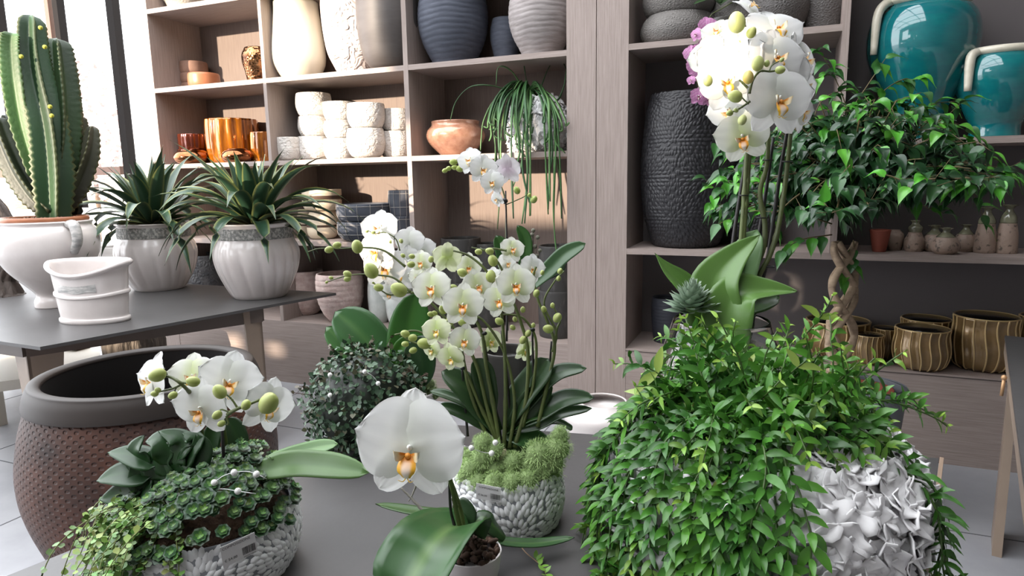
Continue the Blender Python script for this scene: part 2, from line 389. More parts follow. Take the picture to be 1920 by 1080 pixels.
def inset(poly, d):
    cx = sum(p[0] for p in poly)/len(poly); cy = sum(p[1] for p in poly)/len(poly); out = []
    for p in poly:
        v = Vector((cx-p[0], cy-p[1])); v.normalize(); out.append((p[0]+v.x*d, p[1]+v.y*d))
    return out
ZL, ZN = .78, .75
C0 = xy(onZ(75, 650.5, ZL)); C1 = xy(onZ(630, 549, ZL)); PB = onZ(257, 526.5, ZL); PA = onZ(0, 641, ZL)
dB = Vector((PB.x-C1[0], PB.y-C1[1])); B1 = (C1[0]+dB.x*1.9, C1[1]+dB.y*1.9)
A1 = (B1[0]-.15, C0[1]+.1)
LT = [C0, C1, B1, A1]
ii = inset(LT, .11)
jj = [(C0[0]+.035, C0[1]+.12), (C1[0]-.12, C1[1]-.4)]
dE = Vector((C1[0]-C0[0], C1[1]-C0[1])).normalized(); nE = Vector((-dE.y, dE.x))
L0 = Vector(C0)+dE*.03+nE*.26; L1 = Vector(C0)+dE*(1.0)+nE*.03
t_left = table('grey-topped display table on the left carrying the cactus and white pots', LT, ZL,
      [(tuple(L0), dE, nE, .15, .05), (tuple(L1), -dE, nE), (ii[2], (1, 0), (0, -1)), (ii[3], (1, 0), (0, 1))], [(L0, L1), (L1, ii[2]), (ii[2], ii[3]), (ii[3], L0)])
NR = onZ(1760, 859, ZN); NRb = onZ(1730, 1080, ZN); NLp = onZ(231, 992, ZN); NLb = onZ(12, 1080, ZN)
far_dir = (onZ(1090, 813, ZN)-NR).normalized(); sideL = (NLp-NLb).normalized(); sideR = (NR-NRb).normalized()
import itertools
def inter(p, d, q, e):
    den = d.x*e.y-d.y*e.x; s_ = ((q.x-p.x)*e.y-(q.y-p.y)*e.x)/den; return p+d*s_
NFL = inter(NR, far_dir, NLp, sideL)
NT = [xy(NR), xy(NFL), xy(NLp-sideL*.75), xy(NR-sideR*1.75)]
ii = inset(NT, .06)
t_near = table('grey stone-topped display table in the foreground under the orchid arrangements', NT[::-1], ZN,
      [(ii[0], (-1, 0), (0, -1)), (ii[1], (1, 0), (0, -1)), (ii[2], (1, 0), (0, 1)), (ii[3], (-1, 0), (0, 1))], [(ii[0], ii[1]), (ii[1], ii[2]), (ii[2], ii[3]), (ii[3], ii[0])])
b = MB(); e0 = NR+Vector((0, 0, -.012)); e1 = e0-sideR*1.75; b.beam(e0+Vector((.006, 0, 0)), e1+Vector((.006, 0, 0)), .008, .03)
b.build('edge_strip', mat('beige_edge', srgb(150, 128, 110), .5), t_near, False, label='beige side edge strip')
RT = onZ(1884, 629, ZL); RD = (onZ(1920, 897, ZL)-RT).normalized(); RN = Vector((-RD.y, RD.x, 0))
RTP = [xy(RT), xy(RT+RD*2.0), xy(RT+RD*2.0+RN*.9), xy(RT+RN*.9)]
t = thing('display_table', 'grey-topped display table cut off at the right edge of the picture', 'table', (RT.x+.3, RT.y-.8, 0))
b = MB(); b.prism(RTP, ZL-.014, ZL); b.build('table_top', TOPG, t, False)
b = MB(); b.beam(RT+Vector((0, 0, -.04))+RN*.012, RT+RD*2.0+Vector((0, 0, -.04))+RN*.012, .02, .055); b.beam(RT+RN*.02+Vector((0, 0, -.04)), RT+RN*.88+Vector((0, 0, -.04)), .02, .055)
b.build('frame', STEEL, t, False)
for s0 in (.12, 1.75):
    c = RT+RD*s0+RN*.02; b = MB(); q = [Vector((c.x, c.y, 0))-RD*.05, Vector((c.x, c.y, 0))+RD*.13, Vector((c.x, c.y, ZL-.06))+RD*.02, Vector((c.x, c.y, ZL-.06))-RD*.015]
    n_ = RN*.03; vs = q+[p+n_ for p in q]; b.add(vs, [(0, 1, 2, 3), (7, 6, 5, 4), (0, 4, 5, 1), (1, 5, 6, 2), (2, 6, 7, 3), (3, 7, 4, 0)]); b.build('leg', STEEL, t, False)
c = RT+RD*.55; b = MB(); b.tube([c+Vector((-.012, 0, -.03)), c+Vector((-.014, 0, -.085))], .005); b.ball(c+Vector((-.012, 0, -.025)), .009, 8, 5); b.build('clamp', mat('brass_clamp', srgb(190, 150, 110), .4, .4), t)
# ================================================================ pots on the shelves
def pot(name, label, cat, x, Y, Z, prof, m, group=None, th=.012, inner=.5, n=28, seg=44, fn=None, col=None, extra=None, lip=True, flat=0, d=None):
    """round vessel: axis at image column x on the plane Y, standing on height Z, silhouette prof in pixels"""
    X = xpx(x, Y, Z); pr = pprof(X, Y, Z, prof, d)
    if Z == SH['B'] and X < -1 and pr[-1][1] > .49:   # stay below the board above
        pr = [q for q in pr if q[1] < .46]; pr.append((pr[-1][0]*.98, .501))
    o = MB(); o.lathe(vessel(pr, th, inner, n, lip), (X, Y, Z), seg, fn, col)
    if extra:
        t = thing(name, label, cat, (X, Y, Z), group); o.build('body', m, t, flat=flat); extra(t, X, Y, Z, pr)
        return t
    return tag(o.build(name, m, None, org=(X, Y, Z), flat=flat), label, cat, group)
G_ = lambda *a: None
TERRA = mat('dull_terracotta', srgb(128, 96, 80), .7, col2=srgb(150, 116, 98), ns=14)
TERRA2 = mat('glazed_terracotta', srgb(160, 98, 66), .35, col2=srgb(178, 116, 82), ns=10)
COPPER = mat('polished_copper', srgb(190, 130, 88), .12, 1, col2=srgb(120, 74, 48), ns=9)
AMBER = mat('amber_glass_glaze', srgb(196, 116, 24), .1, .35, col2=srgb(104, 52, 12), ns=6, stretch=(6, 6, .6), coat=1)
AMBERD = mat('red_copper_glaze', srgb(128, 58, 34), .1, .6, col2=srgb(74, 30, 20), ns=8, coat=1)
CREAM = mat('cream_gloss_ceramic', srgb(226, 219, 200), .3, coat=.4)
CRINK = mat('white_crackled_ceramic', srgb(226, 220, 214), .75, bump=('wrinkle', 24, .6, (1, 1, 1.3), 0, .004))
RELIEF = mat('white_relief_ceramic', srgb(214, 206, 202), .7, bump=('cells', 26, .8, (1, 1, 1.4), 0, .01))
DKSM = mat('dark_smooth_ceramic', srgb(92, 86, 84), .5, col2=srgb(78, 72, 70), ns=3, stretch=(1, 1, 4))
NAVYR = mat('slate_blue_ribbed_clay', srgb(62, 66, 78), .75, col2=srgb(78, 82, 94), ns=12, stretch=(1, 1, 5))
GREYR = mat('grey_ribbed_clay', srgb(140, 132, 130), .8, col2=srgb(166, 158, 156), ns=12, stretch=(1, 1, 6))
def ribs(k, amp, wob=.5):
    def fn(a, r, z):
        ph = z*k+wob*math.sin(a*3+z*9)+wob*.6*math.sin(a*7-z*17)
        return r*(1+amp*(abs(math.sin(ph))**.6-.6)), z
    return fn
# bay 1
pot('bowl', 'pale textured bowl on the top left shelf, only its foot in view', 'bowl', 350, 3.84, SH['A'], [(13, 28), (9, 34), (0, 40), (-20, 47), (-40, 50)], mat('beige_stoneware', srgb(176, 168, 156), .8, bump=('cells', 50, .4)))
for i, (x, Y, y0, y1, hw, lab, m) in enumerate([(368, 3.93, 162, 144, 25, 'unglazed brown clay ring pot at the bottom of the small stack', TERRA), (368, 3.93, 144, 126, 26, 'unglazed brown clay pot in the middle of the small stack', TERRA),
        (367, 3.93, 126, 104, 25, 'unglazed brown clay pot on top of the small stack', TERRA), (384, 3.76, 160, 134, 28, 'glazed orange terracotta bowl in front of the brown clay stack', TERRA2)]):
    X = xpx(x, Y, SH['B']); z0 = SH['B'] if y0 > 150 else zpx(X, Y, y0)
    if i == 1: z0 = ztop
    if i == 2: z0 = ztop
    h = (y0-y1)*dep((X, Y, z0))/FPX; r = hw*dep((X, Y, z0))/FPX; ztop = z0+h-.004
    b = MB(); b.lathe(vessel([(r*.93, 0), (r, h*.3), (r, h*.8), (r*.97, h-.004)], .01, .7, 10), (X, Y, z0), 32)
    tag(b.build('clay_pot', m, None, org=(X, Y, z0)), lab, 'pot', 'terracotta pots left of the copper vase')
pot('copper_vase', 'shiny copper vase half hidden by the first divider', 'vase', 488, 3.80, SH['B'], [(146, 21), (135, 25), (118, 29), (104, 29), (92, 24)], mat('hammered_copper', srgb(205, 150, 104), .14, 1, bump=('bubbles', 60, .5, (1, 1, 1), 0, .006), col2=srgb(92, 60, 44), ns=12))
def fluted(n, amp): return lambda a, r, z: (r*(1+amp*math.cos(n*a)), z)
def stackpots(spec, lab, cat, name, m, Z, group, fnm=None, th=.01, extra=None, seg=44, col=None):
    """spec rows: (x, Y, [(ybottom, ytop, hw base, hw mid, hw rim) bottom first], labels)"""
    for x, Y, lv, labs in spec:
        z = Z
        for (y0, y1, h0, h1, h2), lb in zip(lv, labs):
            X = xpx(x, Y, z); d = dep((X, Y, z)); k = d/FPX; h = (y0-y1)*k*1.0
            pr = [(h0*k, 0), ((h0*.4+h1*.6)*k, h*.12), (h1*k, h*.45), ((h1*.6+h2*.4)*k*1.01, h*.8), (h2*k, h)]
            b = MB(); b.lathe(vessel(pr, th, .35, 18), (X, Y, z), seg, fnm, col); mm = m(lb) if callable(m) else m
            if extra:
                t = thing(name, lb, cat, (X, Y, z), group); b.build('body', mm, t); extra(t, X, Y, z, [(r, zz) for r, zz in pr], h)
            else: tag(b.build(name, mm, None, org=(X, Y, z)), lb, cat, group)
            z += h*.985
stackpots([(364, 3.80, [(302, 275, 23, 26, 26), (275, 247, 24, 26, 26)], ['red copper fluted pot, lower one of the small pair', 'red copper fluted pot, upper one of the small pair']),
           (392, 3.93, [(300, 250, 20, 22, 22)], ['dark red fluted pot behind, between the small pair and the tall amber pot'])], '', 'pot', 'fluted_pot', AMBERD, SH['C'], 'amber and copper glazed pots', fluted(16, .025), seg=96)
stackpots([(440, 3.86, [(302, 223, 40, 46, 45)], ['tall amber fluted glazed pot, largest of the amber pots']),
           (497, 3.80, [(290, 236, 20, 23, 22)], ['orange amber fluted pot glowing in the sun against the first divider'])], '', 'pot', 'fluted_pot', AMBER, SH['C'], 'amber and copper glazed pots', fluted(15, .03), seg=96)
stackpots([(362, 3.68, [(304, 280, 18, 33, 24)], ['mirror-bright bronze bowl in front of the red copper pair']), (447, 3.67, [(300, 276, 16, 29, 18)], ['mirror-bright copper bowl in front of the tall amber pot'])], '', 'bowl', 'metallic_bowl', COPPER, SH['C'], 'mirror-bright bowls')
pot('planter', 'dark crackle-textured planter seen low between the two spiky plants', 'planter', 396, 3.82, SH['base'], [(552, 34), (540, 38), (500, 41), (477, 40)], mat('black_crackle_glaze', srgb(48, 48, 52), .45, col2=srgb(84, 82, 82), ns=20, bump=('cells', 40, .8)))
# bay 2, upper row
pot('vase', 'tall cream glossy vase, leftmost on the upper shelf', 'vase', 564, 3.80, SH['B'], [(141, 30), (137, 40), (118, 47.5), (92, 48), (60, 44.5), (25, 41), (-30, 40), (-70, 41)], CREAM, 'large vases on the upper shelves', n=36)
pot('vase', 'tall white vase with rough cracked relief beside the cream vase', 'vase', 668, 3.86, SH['B'], [(134, 30), (128, 38), (100, 50), (60, 56), (20, 58), (-30, 55), (-60, 50)], mat('white_bark_relief', srgb(218, 206, 202), .8, bump=('wrinkle', 13, .8, (1, 1, .9), 0, .008)), 'large vases on the upper shelves', n=36)
pot('vase', 'tall smooth charcoal vase overlapping the white relief vase', 'vase', 733, 3.72, SH['B'], [(128, 30), (124, 40), (105, 50), (60, 58), (20, 59), (-30, 56), (-60, 50)], DKSM, 'large vases on the upper shelves', n=36)
pot('vase', 'big round slate-blue vase with horizontal ridges', 'vase', 852, 3.80, SH['B'], [(118, 36), (112, 43), (90, 54), (65, 62), (38, 65), (10, 63), (-15, 57), (-35, 48)], NAVYR, 'ridged vases on the upper shelf', n=110, seg=72, fn=ribs(105, .018))
pot('vase', 'small slate-blue ridged vase between the two big ones', 'vase', 949, 3.90, SH['B'], [(105, 20), (98, 24), (78, 28), (55, 28), (37, 24)], NAVYR, 'ridged vases on the upper shelf', n=70, seg=60, fn=ribs(120, .018))
pot('vase', 'big grey ridged vase against the pillar', 'vase', 1016, 3.78, SH['B'], [(100, 34), (92, 42), (70, 53), (45, 60), (20, 61), (-5, 57), (-30, 48)], GREYR, 'ridged vases on the upper shelf', n=110, seg=72, fn=ribs(115, .018))
# bay 2, white crackled pots
B3 = ['white crackled pot, bottom of the {} stack', 'white crackled pot, middle of the {} stack', 'white crackled pot on top of the {} stack']
def L3(n, k): return [B3[0].format(n), B3[1].format(n), B3[2].format(n)] if k == 3 else [B3[0].format(n), B3[2].format(n)]
stackpots([(546, 3.76, [(297, 255, 16, 27, 27)], ['single low white crackled pot at the left, partly behind spiky leaves']),
           (590, 3.84, [(297, 254, 18, 29, 28), (254, 217, 18, 29, 27), (217, 175, 22, 33, 31)], L3('three-high beige-topped', 3)),
           (638, 3.86, [(297, 259, 20, 29, 28), (259, 226, 18, 29, 27), (226, 192, 20, 30, 30)], L3('three-high second', 3)),
           (688, 3.74, [(295, 242, 18, 36, 33), (242, 196, 20, 35, 34)], L3('large two-high front', 2)),
           (743, 3.90, [(292, 244, 18, 30, 29), (244, 203, 18, 29, 28)], L3('shaded two-high', 2))], '', 'pot', 'crackled_pot', CRINK, SH['C'], 'white crackled pots')
# bay 2, cream and checked bowls
CREAMB = mat('cream_matt_clay', srgb(222, 204, 176), .7)
def brownband(z0, z1):
    def c(a, r, z, t): return srgb(74, 54, 44) if z0 < t < z1 else srgb(224, 206, 178)
    return c
CB = mat('cream_clay_with_brown_band', vc=True, rough=.7)
def bandbowl(x, Y, z, y0, y1, h0, h1, h2, lab, band):
    X = xpx(x, Y, z); k = dep((X, Y, z))/FPX; h = (y0-y1)*k
    b = MB(); pr = [(h0*k, 0), ((h0*.4+h1*.6)*k, h*.15), (h1*k, h*.5), (h2*k, h)]
    b.lathe(vessel(pr, .009, .3, 30), (X, Y, z), 40, None, lambda a, r, zz, t: srgb(84, 62, 50) if band and band[0]*h < zz < band[1]*h else srgb(226, 208, 182))
    tag(b.build('banded_bowl', CB, None, org=(X, Y, z)), lab, 'bowl', 'cream bowls with a brown band'); return z+h*.985
z = bandbowl(606, 3.80, SH['D'], 451, 424, 19, 28, 28, 'cream round bowl at the foot of the front banded stack', (.8, 1.1))
z = bandbowl(606, 3.80, z, 424, 397, 28, 28, 22, 'cream domed bowl with brown edge, second in the front banded stack', None)
z = bandbowl(605, 3.80, z, 397, 379, 26, 35, 36, 'shallow cream bowl, third in the front banded stack', None)
z = bandbowl(604, 3.80, z, 379, 359, 33, 36, 36, 'shallow cream bowl with brown band on top of the stack', (.15, .5))
z = bandbowl(566, 3.88, SH['D'], 449, 424, 15, 19, 20, 'cream bowl low beside the spiky plant', (.85, 1.1))
z = bandbowl(566, 3.88, z, 424, 397, 20, 19, 14, 'cream domed bowl on the low one beside the spiky plant', None)
def check(t, X, Y, Z, pr, h=None):
    b = MB(); h = pr[-1][1]
    def rad(z):
        for (r0, a), (r1, c) in zip(pr, pr[1:]):
            if a <= z <= c+1e-6: return r0+(r1-r0)*(z-a)/max(1e-6, c-a)
        return pr[-1][0]
    R_ = [(p.x, p.y) for p in catmull([Vector((r, z, 0)) for r, z in pr], 20)]
    for f in (.45, .86):
        r = R_[int(f*20)][0]+.0012; z = R_[int(f*20)][1]
        b.tube([(X+r*math.cos(a), Y+r*math.sin(a), Z+z) for a in [2*PI*i/40 for i in range(41)]], .0016, 4, cap=False)
    for i in range(14):
        a = 2*PI*i/14+.1
        b.tube([(X+(r+.0012)*math.cos(a), Y+(r+.0012)*math.sin(a), Z+z) for r, z in R_], .0015, 4)
    b.build('scored_lines', mat('pale_scored_line', srgb(170, 165, 160), .8), t)
NAVC = mat('charcoal_blue_clay', srgb(60, 64, 74), .6, col2=srgb(74, 78, 88), ns=8)
stackpots([(686, 3.76, [(452, 417, 34, 50, 50), (417, 384, 42, 52, 52)], ['charcoal bowl with pale checked lines, lower of the wide pair', 'charcoal bowl with pale checked lines, upper of the wide pair']),
           (757, 3.84, [(450, 406, 22, 26, 27), (406, 358, 24, 27, 26)], ['charcoal checked pot against the second divider, lower one', 'charcoal checked pot against the second divider, upper one'])], '', 'bowl', 'checked_bowl', NAVC, SH['D'], 'charcoal bowls with checked lines', extra=check)
# bay 2, bottom row
PINK = mat('pink_washed_clay', srgb(196, 168, 160), .85, col2=srgb(216, 196, 188), ns=30, bump=('noise', 70, .3))
def ringed(h_): return lambda a, r, z: (r*(1+.022*(1-abs(math.sin(z*h_+.25*math.sin(a*2)))**.35)*-1.4), z)
for x, Y, pr, lab in [(576, 3.88, [(590, 20), (575, 28), (545, 34), (520, 34), (508, 33)], 'pink ringed basket-like pot, the rear one beside the divider'),
                      (641, 3.76, [(596, 22), (585, 33), (560, 42), (530, 44), (513, 42)], 'pink ringed basket-like pot, the front one behind the white orchids')]:
    pot('ringed_pot', lab, 'pot', x, Y, SH['base'], pr, PINK, 'pink ringed pots', n=70, seg=60, fn=ringed(85), th=.015)
PEARL = mat('pearly_white_glaze', srgb(222, 224, 218), .15, coat=.8, col2=srgb(202, 208, 202), ns=14)
for x, Y, pr, lab in [(713, 3.80, [(600, 14), (590, 19), (560, 21), (535, 20), (520, 16)], 'pearly white oval vase behind the white flowers, left one'),
                      (752, 3.74, [(607, 16), (596, 24), (565, 27), (540, 25), (525, 20)], 'pearly white oval vase behind the upright leaf, right one')]:
    pot('oval_vase', lab, 'vase', x, Y, SH['base'], pr, PEARL, 'pearly white oval vases')
# bay 3
CB3 = mat('rosy_lustre_glaze', srgb(158, 112, 92), .16, .1, col2=srgb(182, 138, 116), ns=26, coat=.8, bump=('noise', 40, .1))
pot('bowl', 'rosy copper-glazed round bowl with a narrow collar', 'bowl', 856, 3.80, SH['C'], [(291, 27), (284, 36), (270, 49), (257, 55), (245, 53), (238, 47), (234, 45), (229, 46)], CB3, n=34)
BM = mat('black_marbled_stoneware', srgb(56, 54, 52), .65, col2=srgb(98, 94, 90), ns=16, stretch=(1, 1, .3), lo=.55, hi=.8, bump=('noise', 30, .3))
stackpots([(866, 3.86, [(616, 532, 32, 36, 36), (532, 450, 34, 37, 37)], ['dark marbled cylinder pot, lower of the left pair, behind the orchids', 'dark marbled cylinder pot, upper of the left pair, rim showing']),
           (918, 3.92, [(612, 532, 24, 28, 28), (532, 456, 24, 28, 28)], ['dark marbled pot, lower of the middle pair, behind the orchid stems', 'dark marbled pot, upper of the middle pair, behind the orchid stems']),
           (1046, 3.80, [(622, 536, 34, 36, 36), (536, 452, 34, 35, 35)], ['dark marbled cylinder pot, lower of the right pair beside the pillar', 'dark marbled cylinder pot, upper of the right pair beside the pillar'])], '', 'pot', 'marbled_pot', BM, SH['base'], 'dark marbled cylinder pots')
# right unit
GREYH = mat('grey_hammered_clay', srgb(118, 114, 110), .7, bump=('cells', 60, .9, (1, 1, 1.5), 0, .008))
z0 = SH['B']
stackpots([(1272, 3.80, [(78, 26, 52, 71, 58), (26, -28, 50, 67, 56)], ['wide grey hammered bowl, lower of the stacked pair', 'wide grey hammered bowl, upper of the stacked pair'])], '', 'bowl', 'hammered_bowl', GREYH, SH['B'], 'grey hammered bowls and pots')
pot('hammered_pot', 'round grey hammered pot holding the pink orchid', 'pot', 1376, 3.84, SH['B'], [(70, 24), (60, 36), (35, 42), (10, 38), (0, 34)], GREYH, 'grey hammered bowls and pots')
pot('hammered_pot', 'big dark grey hammered pot behind the top of the white orchid', 'pot', 1460, 3.80, SH['B'], [(56, 30), (45, 44), (20, 53), (-10, 50), (-30, 42)], mat('dark_grey_hammered_clay', srgb(88, 84, 82), .6, bump=('cells', 60, .9, (1, 1, 1.5), 0, .008)), 'grey hammered bowls and pots')
pot('hammered_pot', 'dark grey hammered pot beside the short divider', 'pot', 1542, 3.86, SH['B'], [(50, 32), (40, 39), (10, 44), (-30, 43)], MATS['dark_grey_hammered_clay'], 'grey hammered bowls and pots')
# tall black vases with carved radiating cuts (real relief)
BLK = mat('matt_black_carved_clay', srgb(36, 35, 38), .5)
def carved(name, lab, x, Y, Z, prof, centres, n, size, m_body, m_cut, cat='vase', group=None, sgn=1, rowsz=None, zlo=0, zhi=1, seed=3, org=None, th=.012, inner=.4, X=None, pr=None, parent=None, partname='relief', seed_k=1.2, lift=.0, vk=1):
    """turned body covered with seed-shaped facets that radiate from a few centres"""
    X = xpx(x, Y, Z) if X is None else X; pr = pr or pprof(X, Y, Z, prof); o = MB(); o.lathe(vessel(pr, th, inner, 30), (X, Y, Z), 48)
    t = parent or thing(name, lab, cat, (X, Y, Z), group)
    o.build('body', m_body, t)
    sp = [(p.x, p.y) for p in catmull([Vector((r, z, 0)) for r, z in pr], 60)]
    H = sp[-1][1]; r2 = random.Random(seed); pts = []; q = MB()
    Rm = max(r for r, z in sp); cell = size*1.0; gridd = {}
    # candidates on (arc, z) sheet, thinned to an even spacing
    for _ in range(n*14):
        a = r2.uniform(0, 2*PI); z = r2.uniform(H*zlo, H*zhi); key = (int(a*Rm/cell), int(z/cell)); ok = True
        for i in (-1, 0, 1):
            for j in (-1, 0, 1):
                for (aa, zz) in gridd.get((key[0]+i, key[1]+j), ()):
                    da = (aa-a)*Rm; dz = zz-z
                    cx, cz, cd_ = min(((( a-ca+PI) % (2*PI)-PI)*Rm, z-c_z*H, 0) for ca, c_z in centres if True) if False else min([(((a-ca+PI) % (2*PI)-PI)*Rm, z-c_z*H) for ca, c_z in centres], key=lambda w_: w_[0]**2+w_[1]**2)+(0,)
                    L = math.hypot(cx, cz)+1e-6; ux, uz = cx/L, cz/L; pa = da*ux+dz*uz; pe = -da*uz+dz*ux
                    if (pa/1.35)**2+(pe*1.75)**2 < cell**2*.7: ok = False; break
                if not ok: break
            if not ok: break
        if ok: gridd.setdefault(key, []).append((a, z)); pts.append((a, z))
        if len(pts) >= n: break
    for a, z in pts:
        i = min(range(60), key=lambda k: abs(sp[k][1]-z)); (r0, za), (r1, zb) = sp[i], sp[min(60, i+1)]
        tz = Vector((r1-r0, 0, zb-za)); tz = tz.normalized() if tz.length > 1e-6 else Vector((0, 0, 1))
        er = Vector((math.cos(a), math.sin(a), 0)); ea = Vector((-math.sin(a), math.cos(a), 0)); ez = er*tz.x+Vector((0, 0, tz.z))
        cx, cz = min([(((a-ca+PI) % (2*PI)-PI)*Rm, z-c_z*H) for ca, c_z in centres], key=lambda w_: w_[0]**2+w_[1]**2)
        cx /= vk; L = math.hypot(cx, cz)+1e-6; u_ = ea*(cx/L)+ez*(cz/L); v_ = ea*(-cz/L)+ez*(cx/L); nn = ea.cross(ez)
        p = Vector((X, Y, Z))+er*(r0+lift)+Vector((0, 0, za)); l = size*.62*seed_k; w_ = size*.36*seed_k; hh = size*.17
        vs = []
        for f, h_ in ((1, 0), (.62, .75)):
            for j in range(8):
                th_ = 2*PI*j/8; vs.append(p+u_*math.cos(th_)*l*f+v_*math.sin(th_)*w_*f*(1-.25*math.cos(th_))+nn*(hh*h_-.0006))
        vs.append(p+nn*hh)
        q.add(vs, [(j, (j+1) % 8, 8+(j+1) % 8, 8+j) for j in range(8)]+[(8+j, 8+(j+1) % 8, 16) for j in range(8)])
    q.build(partname, m_cut, t); return t
TC = [(-PI/2-.15+i*.9, .2+.5*k+(.26 if i % 2 else 0)) for i in range(-3, 4) for k in range(2)]
carved('tall_vase', 'tall matt black vase with carved radiating cuts on the right unit', 1285, 3.83, SH['D'], [(462, 52), (450, 62), (400, 77), (340, 83), (280, 82), (220, 76), (190, 70), (178, 67)], TC, 3000, .021, BLK, BLK, group='black carved vases', vk=2.2, seed_k=1.3)
carved('tall_vase', 'second black carved vase behind the orchid stems, half in the dark', 1412, 3.93, SH['D'], [(460, 34), (440, 44), (390, 52), (340, 50), (300, 44)], TC, 1200, .021, BLK, BLK, group='black carved vases', seed=5, vk=2.2, seed_k=1.3)
pot('ribbed_pot', 'dark blue-grey ribbed pot low in the shadowed corner', 'pot', 1252, 3.86, SH['base'], [(618, 26), (605, 30), (580, 31), (558, 30)], mat('blue_black_ribbed', srgb(44, 46, 54), .6), n=50, seg=48, fn=ribs(160, .02, .1))
# ribbed gold pots
GOLD = mat('brown_gold_glaze', srgb(116, 92, 58), .25, .35, col2=srgb(140, 112, 72), ns=10, coat=.6)
GOLDR = mat('pale_gold_edge', srgb(188, 160, 112), .3, .3, coat=.5)
BLKG = mat('black_inside_glaze', srgb(14, 13, 13), .15)
def goldpot(x, Y, y0, y1, hw, lab):
    Z = SH['base']; X = xpx(x, Y, Z); k = dep((X, Y, Z))/FPX; h = (zpx(X, Y, y1)-Z)
    y0 = 0
    R = hw*k; pr = [(R*.62, 0), (R*.86, h*.1), (R*.99, h*.35), (R*1.0, h*.55), (R*.93, h*.82), (R*.95, h)]
    t = thing('ribbed_gold_pot', lab, 'pot', (X, Y, Z), 'brown gold ribbed pots on the bottom shelf'); nr = 18
    ph = x*.7
    def tw(z): return .055*math.sin(z/h*5.6+ph)
    b = MB(); b.lathe([(0, 0)]+spro(pr, 24)+[(R*.9, h)], (X, Y, Z), 108, lambda a, r, z: (r*(1+.03*abs(math.cos(nr*(a-tw(z))/2))-.03), z)); b.build('body', GOLD, t)
    q = MB(); sp = spro(pr, 24)
    for i in range(nr):
        a0 = 2*PI*(i+.0)/nr; q.tube([(X+(r+.001)*math.cos(a0+tw(z)), Y+(r+.001)*math.sin(a0+tw(z)), Z+z) for r, z in sp[1:]], [R*.028, R*.03, R*.03], 5)
    q.tube([(X+R*.935*math.cos(a), Y+R*.935*math.sin(a), Z+h) for a in [2*PI*i/48 for i in range(49)]], R*.03, 6, cap=False)
    q.build('ribs', GOLDR, t)
    q = MB(); q.lathe([(R*.9, h+.001), (R*.88, h*.8), (R*.9, h*.45), (0, h*.42)], (X, Y, Z), 40); q.build('inside', BLKG, t)
for a in [(1567, 3.86, 655, 600, 57, 'large brown gold ribbed pot behind the twisted ficus trunk'), (1626, 3.70, 673, 627, 26, 'small brown gold ribbed pot, the front one right of the ficus trunk'),
          (1658, 3.84, 665, 615, 24, 'small brown gold ribbed pot, the rear one of the two small ones'), (1724, 3.70, 683, 615, 47, 'medium brown gold ribbed pot in front, centre of the bottom shelf'),
          (1731, 3.93, 665, 597, 43, 'medium brown gold ribbed pot standing behind its twin'), (1840, 3.78, 676, 592, 54, 'largest brown gold ribbed pot near the right table'),
          (1948, 3.82, 670, 593, 40, 'brown gold ribbed pot cut off by the right edge of the picture')]: goldpot(*a)
# speckled bottles
SPK = mat('speckled_pink_stoneware', srgb(160, 138, 124), .5, col2=srgb(96, 84, 76), ns=42, lo=.56, hi=.66, bump=('noise', 60, .4))
SAGE = mat('sage_glossy_glaze', srgb(136, 134, 108), .15, coat=.8, col2=srgb(96, 94, 78), ns=18)
def bottle(x, Y, y1, prof, lab, name='bottle'):
    Z = SH['D']; X = xpx(x, Y, Z); k = dep((X, Y, Z))/FPX; H = zpx(X, Y, y1)-Z
    pr = [(hw*k, f*H) for f, hw in prof]; t = thing(name, lab, 'bottle', (X, Y, Z), 'speckled stoneware bottles'); full = spro(pr, 40)
    lo = [p for p in full if p[1] <= .66*H]; hi = [p for p in full if p[1] >= .62*H]
    b = MB(); b.lathe([(0, 0)]+lo+[(0, lo[-1][1])], (X, Y, Z), 36); b.build('body', SPK, t)
    b = MB(); b.lathe([(0, hi[0][1])]+[(r+.0008, z) for r, z in hi]+[(hi[-1][0]*.75, H), (hi[-1][0]*.5, H*.93), (0, H*.9)], (X, Y, Z), 36, lambda a, r, z: (r*(1+(.09*math.cos(6*a) if z > H*.96 else 0)), z)); b.build('neck', SAGE, t)
bottle(1713, 3.80, 413, [(0, 15), (.12, 17), (.35, 17), (.5, 13), (.62, 11), (.78, 12), (.9, 6), (1, 8)], 'slim speckled bottle, leftmost of the row')
bottle(1750, 3.82, 422, [(0, 14), (.15, 20), (.4, 21), (.65, 15), (.8, 7), (.9, 6), (1, 12)], 'squat speckled bottle with frilled mouth, left of the three squat ones')
bottle(1771, 3.70, 427, [(0, 15), (.15, 22), (.4, 23), (.65, 16), (.82, 7), (.92, 6), (1, 11)], 'squat speckled bottle standing in front of its two squat neighbours')
bottle(1808, 3.84, 421, [(0, 13), (.15, 18), (.4, 19), (.65, 13), (.82, 6), (.92, 5), (1, 10)], 'squat speckled bottle, right of the three squat ones')
bottle(1845, 3.80, 388, [(0, 17), (.1, 18), (.4, 16.5), (.55, 14), (.72, 13), (.88, 6), (.94, 6), (1, 12)], 'tall speckled bottle with flared mouth partly behind a ficus leaf')
bottle(1885, 3.80, 384, [(0, 18), (.1, 18.5), (.4, 17), (.6, 14), (.76, 12), (.88, 6), (.94, 6), (1, 14)], 'tall speckled bottle with flared mouth, rightmost of the row')
pot('clay_pot', 'red terracotta pot half hidden by the ficus leaves', 'pot', 1648, 3.74, SH['D'], [(472, 11), (455, 14), (436, 17), (432, 18)], mat('red_terracotta', srgb(140, 70, 54), .7))
pot('jar', 'small grey-brown speckled jar behind the leaves, beside the red pot', 'jar', 1676, 3.84, SH['D'], [(468, 12), (455, 15), (440, 15), (432, 9)], SPK)
